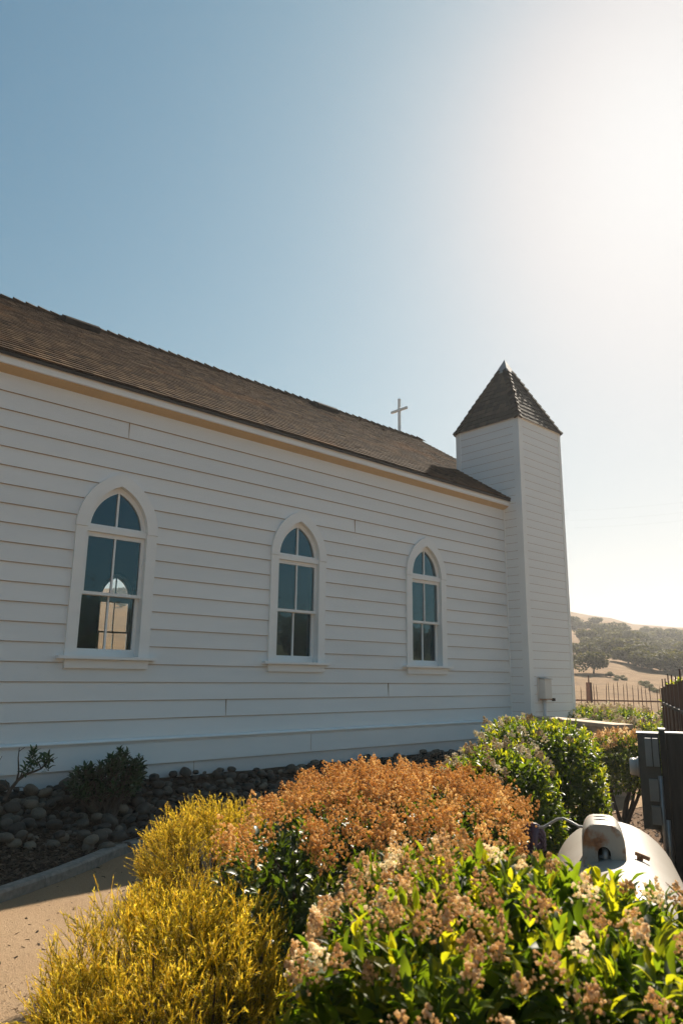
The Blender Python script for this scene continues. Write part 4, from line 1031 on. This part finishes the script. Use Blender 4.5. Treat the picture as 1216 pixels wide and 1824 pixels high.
# ================================================================== FENCES, LOW WALL
# iron railing far behind the hedges
A = np.array([*P2(57.5, 19.0)]); B = np.array([*P2(66.6, 19.6)]); dv = (B-A)/np.linalg.norm(B-A); LR = np.linalg.norm(B-A)
rail = thing('iron_railing', (A[0], A[1], -2.2), 'thin rusty iron railing with a sagging row of pickets behind the hedges', 'railing')
pk = MB(); pk.tube([(0, 0, -.15), (0, 0, 1.62), (0, 0, 1.72)], [.009, .009, .002], 5); PKM = pk.mesh('picket', M['rustiron'])
n = int(LR/.112)
top = lambda s: 2.2-.20+.10*math.sin(s*2.1)
for i in range(n):
    s_ = i*.112; p = A+dv*s_; q = (s_/LR); az = math.degrees(math.atan2(p[0], p[1]))
    hgt = .02+.10*math.exp(-((az-63.0)/1.6)**2)-.06
    o = bpy.data.objects.new('picket', PKM); COL.objects.link(o); o.parent = rail; o.location = (dv[0]*s_, dv[1]*s_, .36+hgt+.03*math.sin(i*2.7)); o.rotation_euler = (random.gauss(0, .015), random.gauss(0, .015), i)
w = MB(); w.obox([dv[0]*LR/2, dv[1]*LR/2, 2.2-.50], (*dv, 0), (-dv[1], dv[0], 0), (0, 0, 1), LR/2, .014, .018); w.put('rail', M['rustiron'], rail, world=False)
w = MB(); w.obox([dv[0]*LR/2, dv[1]*LR/2, .35], (*dv, 0), (-dv[1], dv[0], 0), (0, 0, 1), LR/2, .014, .018); w.put('rail', M['rustiron'], rail, world=False)
for azp in (61.1,):
    sp = LR*(azp-57.5)/(66.6-57.5); w = MB(); w.box(dv[0]*sp-.05, dv[0]*sp+.05, dv[1]*sp-.05, dv[1]*sp+.05, -.2, 2.13); w.tube([(dv[0]*sp, dv[1]*sp, 2.13), (dv[0]*sp, dv[1]*sp, 2.30)], [.02, .012], 5); w.put('post', M['rustiron'], rail, world=False)
# tall picket fence on the right
FA, FB = np.array(P2(66.15, 11.4)), np.array([4.36, 1.50]); fd = (FB-FA)/np.linalg.norm(FB-FA); fl = np.linalg.norm(FB-FA); fn = np.array([-fd[1], fd[0]])
fence = thing('board_fence', (FA[0], FA[1], GZ), 'dark brown board fence seen almost edge-on, with tall posts and thin iron rods on top', 'fence')
s_ = 0; i = 0; BAY = .60
while s_ < fl:
    top = -.125+.035*s_+random.gauss(0, .012); p = fd*s_
    w = MB(); w.obox([p[0], p[1], (top-GZ)/2], (*fd, 0), (*fn, 0), (0, 0, 1), .028, .030, (top-GZ)/2); po = w.put('post', M['fencewood'], fence, world=False, bevel=.004)
    w = MB(); w.obox([p[0], p[1], top-GZ+.0065], (*fd, 0), (*fn, 0), (0, 0, 1), .033, .035, .006); w.put('post_cap', M['rustiron'], fence, world=False)
    w = MB(); w.tube([(p[0], p[1], top-GZ), (p[0]+random.gauss(0, .004), p[1], top-GZ+random.uniform(.10, .17))], .008, 6); w.put('rod', M['rustiron'], fence, world=False)
    nb_ = 5; bw = (BAY-.064)/nb_
    for k in range(nb_):
        q = fd*(s_+.032+bw*(k+.5))+fn*random.uniform(-.004, .004); bt = -.335-GZ+random.gauss(0, .006)
        w = MB(); w.obox([q[0], q[1], bt/2], (*fd, 0), (*fn, 0), (0, 0, 1), bw/2-.003, .011, bt/2); w.put('board', M['fencewood'], fence, world=False)
    q = fd*(s_+BAY/2); w = MB(); w.obox([q[0], q[1], -.31-GZ], (*fd, 0), (*fn, 0), (0, 0, 1), BAY/2-.03, .033, .016); w.put('rail', M['post'], fence, world=False)
    s_ += BAY; i += 1
# bushy tree top showing over the fence
broadleaf('fence_bush', 'yellow-green bush rising behind the tall picket fence', 'bush', Shape(P2(67.3, 12.6), 66, .5, .30, -.02, base=-1.7, p=2.4, lump=.14, seed=48), 420, .10, 0, .1, 48, leafm='leaf_far', fill=.5, stems=False)
# low tan wall with stone cap
def lowwall(name, label, a, b, top, th, h, capo=.05):
    a, b = np.array(a), np.array(b); d = (b-a)/np.linalg.norm(b-a); n_ = np.array([-d[1], d[0]]); l = np.linalg.norm(b-a)/2; c = (a+b)/2
    t = thing(name, (c[0], c[1], top-h), label, 'garden wall')
    w = MB(); w.obox([0, 0, (h-.07)/2], (*d, 0), (*n_, 0), (0, 0, 1), l, th/2, (h-.07)/2); w.put('body', M['stucco'], t, world=False)
    w = MB(); w.obox([0, 0, h-.034], (*d, 0), (*n_, 0), (0, 0, 1), l+capo, th/2+capo, .034); w.put('cap', M['cap'], t, world=False, bevel=.01)
    return t
lowwall('garden_wall', 'low tan stucco wall with flat sandstone cap ending right of the tower', P2(57.5, 13.6), P2(63.2, 11.8), -.64, .26, 1.3)
lowwall('wall_pier', 'square tan pier with stone cap at the foot of the tower corner', P2(60.25, 12.2), P2(60.95, 12.12), -.75, .18, 1.0, .035)
lowwall('wall_pier', 'dark capped stone pier behind the low tan wall', P2(60.3, 15.0), P2(60.9, 15.0), -.72, .3, 1.2, .04)

# ---- electric service panel on timber posts
cx, cy = P2(65.5, 7.35); ang = R(65.5); fw = np.array([math.sin(ang), math.cos(ang)]); rt = np.array([fw[1], -fw[0]])
# local axes: X = to the right in view, Y = away
sp = thing('meter_panel', (cx, cy, GZ), 'grey-green electric service panel with round meter, side boxes and conduits', 'electric panel', rz=-ang+R(0))
def bx(par, nm, x0, x1, y0, y1, z0, z1, m, bev=.004):
    w = MB(); w.box(x0, x1, y0, y1, z0-GZ, z1-GZ); return w.put(nm, m, par, world=False, bevel=bev)
bx(sp, 'cabinet', -.165, .012, -.10, .10, -1.27, -.475, M['panel'])
bx(sp, 'lid', -.174, .018, -.112, .108, -.4745, -.460, M['panel'], .002)
bx(sp, 'breaker_box', -.105, -.052, -.175, -.1005, -.74, -.50, M['panel_light']); bx(sp, 'breaker_box', -.044, .004, -.175, -.1005, -.74, -.50, M['panel_light'])
bx(sp, 'breaker_box', -.095, -.02, -.16, -.1005, -1.03, -.85, M['panel_light']); bx(sp, 'breaker_box', -.09, -.015, -.165, -.1005, -1.22, -1.07, M['panel_light'])
w = MB(); w.tube([(-.166, .0, .885), (-.185, .0, .885)], [.088, .088], 20); w.put('meter_ring', M['steel'], sp, True, world=False)
w = MB(); w.tube([(-.1855, .0, .885), (-.235, .0, .885), (-.248, .0, .885)], [.078, .076, .064], 20); w.put('meter', M['meter'], sp, True, world=False)
for x, z1 in ((.0, -.82), (.035, -1.18)):
    w = MB(); w.tube([(x, -.125, 0-.1), (x, -.125, z1-GZ)], .02, 10); w.put('conduit', M['steel'], sp, True, world=False)
for nm, x, y, hw, tz, lab in (('timber_post', .043, .0, .024, -.435, 'dark narrow timber post carrying the electric panel'), ('timber_post', .155, .06, .082, -.468, 'wide weathered grey timber post right of the electric panel')):
    q = np.array([cx, cy])+rt*x+fw*y; t = thing(nm, (q[0], q[1], GZ), lab, 'post', rz=-ang); w = MB(); w.box(-hw, hw, -.07, .07, -.1, tz-GZ); w.put('shaft', M['post'], t, world=False, bevel=.005)
    w = MB(); w.box(-hw-.004, hw+.004, -.074, .074, tz-GZ+.0003, tz-GZ+.012); w.put('top_cap', M['steel'], t, world=False)
q = np.array([cx, cy])+rt*.135+fw*.28; t = thing('timber_beam', (q[0], q[1], GZ), 'dark timber frame with a level top beam behind the panel posts', 'beam', rz=-ang); w = MB(); w.box(-.11, .11, -.04, .04, 1.05, 1.17); w.put('beam', M['post'], t, world=False, bevel=.005)
w = MB(); w.box(.06, .11, -.035, .035, -.1, 1.049); w.put('leg', M['post'], t, world=False); w = MB(); w.box(-.11, -.06, -.035, .035, -.1, 1.049); w.put('leg', M['post'], t, world=False)

# ================================================================== PROPANE TANK
TAZ = 60.5; tc = np.array(P2(62.4, 3.42)); TRAD = .29; TTOP = -.685; TZ = TTOP-TRAD; TL = .62
ta = R(TAZ)
tank = thing('propane_tank', (tc[0], tc[1], GZ), 'rounded white propane tank with a rust-stained valve dome on top', 'gas tank', rz=-ta)
# local frame: Y along the tank, away from the viewer
def lathe(prof, n=40):
    V_, F = [], []
    for (y, r0) in prof:
        for i in range(n): a = 2*math.pi*i/n; V_.append((math.cos(a)*r0, y, TZ-GZ+math.sin(a)*r0))
    for j in range(len(prof)-1):
        for i in range(n): F.append((j*n+i, j*n+(i+1) % n, (j+1)*n+(i+1) % n, (j+1)*n+i))
    return V_, F
prof = [(-TL-.24*math.cos(t), TRAD*math.sin(t)) for t in np.linspace(.03, math.pi/2, 12)]+[(-.2, TRAD), (.2, TRAD)]+[(TL+.24*math.cos(t), TRAD*math.sin(t)) for t in np.linspace(math.pi/2, .03, 12)]
w = MB(); w.add(*lathe(prof)); w.put('shell', M['tank'], tank, True, world=False)
for y in (-.45, .45):
    w = MB(); w.box(-.2, .2, y-.03, y+.03, -.05, TZ-GZ-TRAD+.06); w.put('saddle', M['concrete'], tank, world=False)
# valve dome: long arched cover, open slot in front, two louvres on top
dw, dh, dl = .080, .118, .30; y0 = -.20; zb = TTOP-GZ-.012
arch = []
for i in range(17):
    t = math.pi*i/16; arch.append((-dw*math.copysign(abs(math.cos(t))**.55, math.cos(t)), zb+.02+dh*abs(math.sin(t))**.7))
arch = [(-dw, zb-.03)]+arch+[(dw, zb-.03)]; DX = -.058; arch = [(x+DX, z) for x, z in arch]
def dome_pts(y, k=1.0): return [(DX+(x-DX)*k, y, zb+(z-zb)*k) for x, z in arch]
w = MB(); secs = [(y0, 1.0), (y0+.02, 1.03), (y0+dl*.5, 1.03), (y0+dl-.07, 1.0), (y0+dl-.02, .82), (y0+dl, .55)]
n_ = len(arch); vs = [p for y, k in secs for p in dome_pts(y, k)]; fs = [(j*n_+i, j*n_+i+1, (j+1)*n_+i+1, (j+1)*n_+i) for j in range(len(secs)-1) for i in range(n_-1)]+[tuple((len(secs)-1)*n_+i for i in range(n_))]
w.add(vs, fs); dome = w.put('valve_dome', M['tank_dome'], tank, True, world=False)
hole = [(DX-.024, zb-.03)]+[(DX-.024*math.cos(math.pi*i/10), zb+.032+.024*math.sin(math.pi*i/10)) for i in range(11)]+[(DX+.024, zb-.03)]
m_ = len(hole); outer = dome_pts(y0-.001); 
ro = []
for i in range(m_): ro.append(hole[i])
w = MB(); ou = [arch[min(len(arch)-1, round(i*(len(arch)-1)/(m_-1)))] for i in range(m_)]
w.strip([(x, y0-.006, z) for x, z in ou], [(x, y0-.006, z) for x, z in ro], (0, .008, 0)); w.put('dome_face', M['tank_face'], dome, world=False)
w = MB(); w.tube([(DX+.006, y0+.03, zb-.02), (DX+.006, y0+.03, zb+.045)], .014, 10); w.tube([(DX-.02, y0+.028, zb+.012), (DX+.03, y0+.028, zb+.012)], .008, 8); w.put('valve', M['steel'], dome, True, world=False)
for yy_ in (y0+.075, y0+.145):
    w = MB(); pts = [(-.04+.08*i/8, 0) for i in range(9)]
    zt = lambda x: zb+.02+dh*1.03-.001-.012*(abs(x)/.05)**2
    A_ = [(DX-.036+.072*i/8, yy_-.0065*math.sin(math.pi*i/8)-.001, zt(-.036+.072*i/8)-.006) for i in range(9)]; B_ = [(DX-.036+.072*i/8, yy_+.0065*math.sin(math.pi*i/8)+.001, zt(-.036+.072*i/8)-.006) for i in range(9)]
    w.strip(A_, B_, (0, 0, .011)); w.put('louvre', M['inside'], dome, world=False)
def on_tank(x, y, lift=.002): return (x, y, TZ-GZ+math.sqrt(max((TRAD+lift)**2-x*x, 0)))
w = MB()
for (xa, ya, xb, yb, wd) in ((.165, -.33, .215, -.40, .020), (.215, -.40, .235, -.50, .016)):
    A_ = [on_tank(xa+(xb-xa)*i/8-wd, ya+(yb-ya)*i/8) for i in range(9)]; B_ = [on_tank(xa+(xb-xa)*i/8+wd*.9, ya+(yb-ya)*i/8) for i in range(9)]
    w.strip(A_, B_, (0, 0, .002))
w.put('rust_strip', M['rust'], tank, world=False)
w = MB(); w.tube([on_tank(.075, -.12, -.01), on_tank(.077, -.12, .02)], .012, 8); w.tube([on_tank(.06, -.115, .018), on_tank(.11, -.135, .018)], .008, 6); w.put('filler_cap', M['rust'], tank, True, world=False)
w = MB(); w.tube([on_tank(.02, .14, -.01), on_tank(.02, .14, .035)], .008, 8); w.put('gauge_stud', M['steel'], tank, True, world=False)
# cable from the tank to a dark fitting in the shrubs
lw = lambda x, y, z: (tc[0]+math.cos(-ta)*x-math.sin(-ta)*y, tc[1]+math.sin(-ta)*x+math.cos(-ta)*y, z)
c1 = ray(1036, 1481); c1 = c1*(3.45/np.hypot(c1[0], c1[1]))
pts = []
for u, v, d in ((958, 1474, 3.55), (968, 1473, 3.55), (980, 1466, 3.55), (992, 1459, 3.54), (1003, 1458, 3.52), (1016, 1464, 3.5), (1030, 1472, 3.47), (1044, 1474, 3.44), (1062, 1476, 3.42)):
    q = ray(u, v); pts.append(q*(d/np.hypot(q[0], q[1])))
w = MB(); w.tube([tuple(p) for p in spline(pts, 5)] if False else [tuple(p) for p in pts], .0055, 8); tag(w.put('cable', M['cable'], None, True), 'thin grey cable looping from the tank dome into the shrubs', 'cable')
q = ray(948, 1490); q = q*(3.6/np.hypot(q[0], q[1])); t = thing('hose_fitting', tuple(q), 'dark purple ribbed fitting half hidden among the orange flowers left of the tank', 'fitting')
w = MB()
for i in range(3): 
    rg = [(q[0]+.05*math.cos(a)*.7, q[1]-.05*math.cos(a)*.7, q[2]-.02*i+.05*math.sin(a)) for a in np.linspace(0, math.pi*2, 21)]; w.tube(rg, .011, 6, cap=False)
w.put('ribs', M['purple'], t, True)
w = MB(); w.tube([(q[0], q[1], GZ-.05), (q[0], q[1], q[2]-.03), (q[0]+.01, q[1]-.01, q[2]+.045)], .02, 10); w.put('riser', M['purple'], t, True)
# dark slatted crate at the right edge
q = np.array(P2(66.3, 4.6)); t = thing('plastic_crate', (q[0], q[1], GZ), 'black slatted plastic crate half in shade behind the tank', 'crate', rz=-R(60))
w = MB()
for sx in (-1, 1):
    for sy in (-1, 1): w.box(sx*.2-.015, sx*.2+.015, sy*.15-.015, sy*.15+.015, 0, .34)
w.put('corner', M['black'], t, world=False)
for z in (.03, .10, .17, .24, .31):
    w = MB(); w.box(-.2, .2, -.172, -.1655, z, z+.035); w.box(-.2, .2, .1655, .172, z, z+.035); w.box(-.222, -.2155, -.15, .15, z, z+.035); w.box(.2155, .222, -.15, .15, z, z+.035); w.put('slat', M['black'], t, world=False)
w = MB(); w.box(-.2, .2, -.15, .15, .005, .02); w.put('base', M['black'], t, world=False)

# ================================================================== UTILITY LINES
def cat(a, b, sag, n=24): return [(a[0]+(b[0]-a[0])*i/n, a[1]+(b[1]-a[1])*i/n, a[2]+(b[2]-a[2])*i/n-sag*4*(i/n)*(1-i/n)) for i in range(n+1)]
def upole(x, y, h, lab):
    t = thing('utility_pole', (x, y, GZ-1.0), lab, 'utility pole'); w = MB(); w.tube([(x, y, GZ-1.5), (x, y, h)], [.15, .10], 10); w.put('shaft', M['pole'], t, True)
    w = MB(); w.box(x-.06, x+.06, y-.9, y+.9, h-.5, h-.38); w.put('crossarm', M['pole'], t)
upole(-22, -20, 6.3, 'wooden utility pole behind the viewer, the one nearer the path'); upole(66, -20, 6.6, 'wooden utility pole behind the viewer, far down the line')
for dy, z0, z1, sg, lab in ((-.7, 5.95, 6.25, 1.1, 'upper dark utility wire mirrored in the chapel windows'), (.7, 5.6, 5.95, 1.4, 'lower dark utility wire mirrored in the chapel windows')):
    w = MB(); w.tube(cat((-22, -20+dy, z0), (66, -20+dy, z1), sg), .016, 5); tag(w.put('utility_wire', M['wire']), lab, 'wire', 'utility wires behind the viewer')
a = azvec(50, 95, 0); b = azvec(78, 95, 0)
for i, (v, lab) in enumerate(((899, 'topmost of three faint wires crossing the bright sky beside the tower'), (917, 'middle of three faint wires crossing the bright sky beside the tower'), (931, 'lowest of three faint wires crossing the bright sky beside the tower'))):
    q = ray(1090, v); q = q*(90/np.hypot(q[0], q[1])); z = q[2]
    w = MB(); w.tube(cat((a[0], a[1], z+1.8), (b[0], b[1], z+1.8), 1.8), .0032, 5); tag(w.put('utility_wire', M['wire']), lab, 'wire', 'faint wires across the sky')

# ================================================================== HAZE
HAZE = .0012
if HAZE:
    w = MB(); w.box(-445, 445, -445, 445, -6, 46)
    m = bpy.data.materials.new('haze'); m.use_nodes = True; N, L = m.node_tree.nodes, m.node_tree.links; N.remove(N['Principled BSDF'])
    pv = N.new('ShaderNodeVolumePrincipled'); pv.inputs['Color'].default_value = (.92, .92, .93, 1); pv.inputs['Density'].default_value = HAZE; pv.inputs['Anisotropy'].default_value = .35
    L.new(pv.outputs[0], N['Material Output'].inputs['Volume'])
    tag(w.put('haze', m), kind='stuff')
S.cycles.use_adaptive_sampling = True; S.cycles.adaptive_threshold = .02
S.cycles.max_bounces = 8; S.cycles.transparent_max_bounces = 16; S.cycles.volume_bounces = 0; S.cycles.use_denoising = True
S.cycles.sample_clamp_indirect = 6
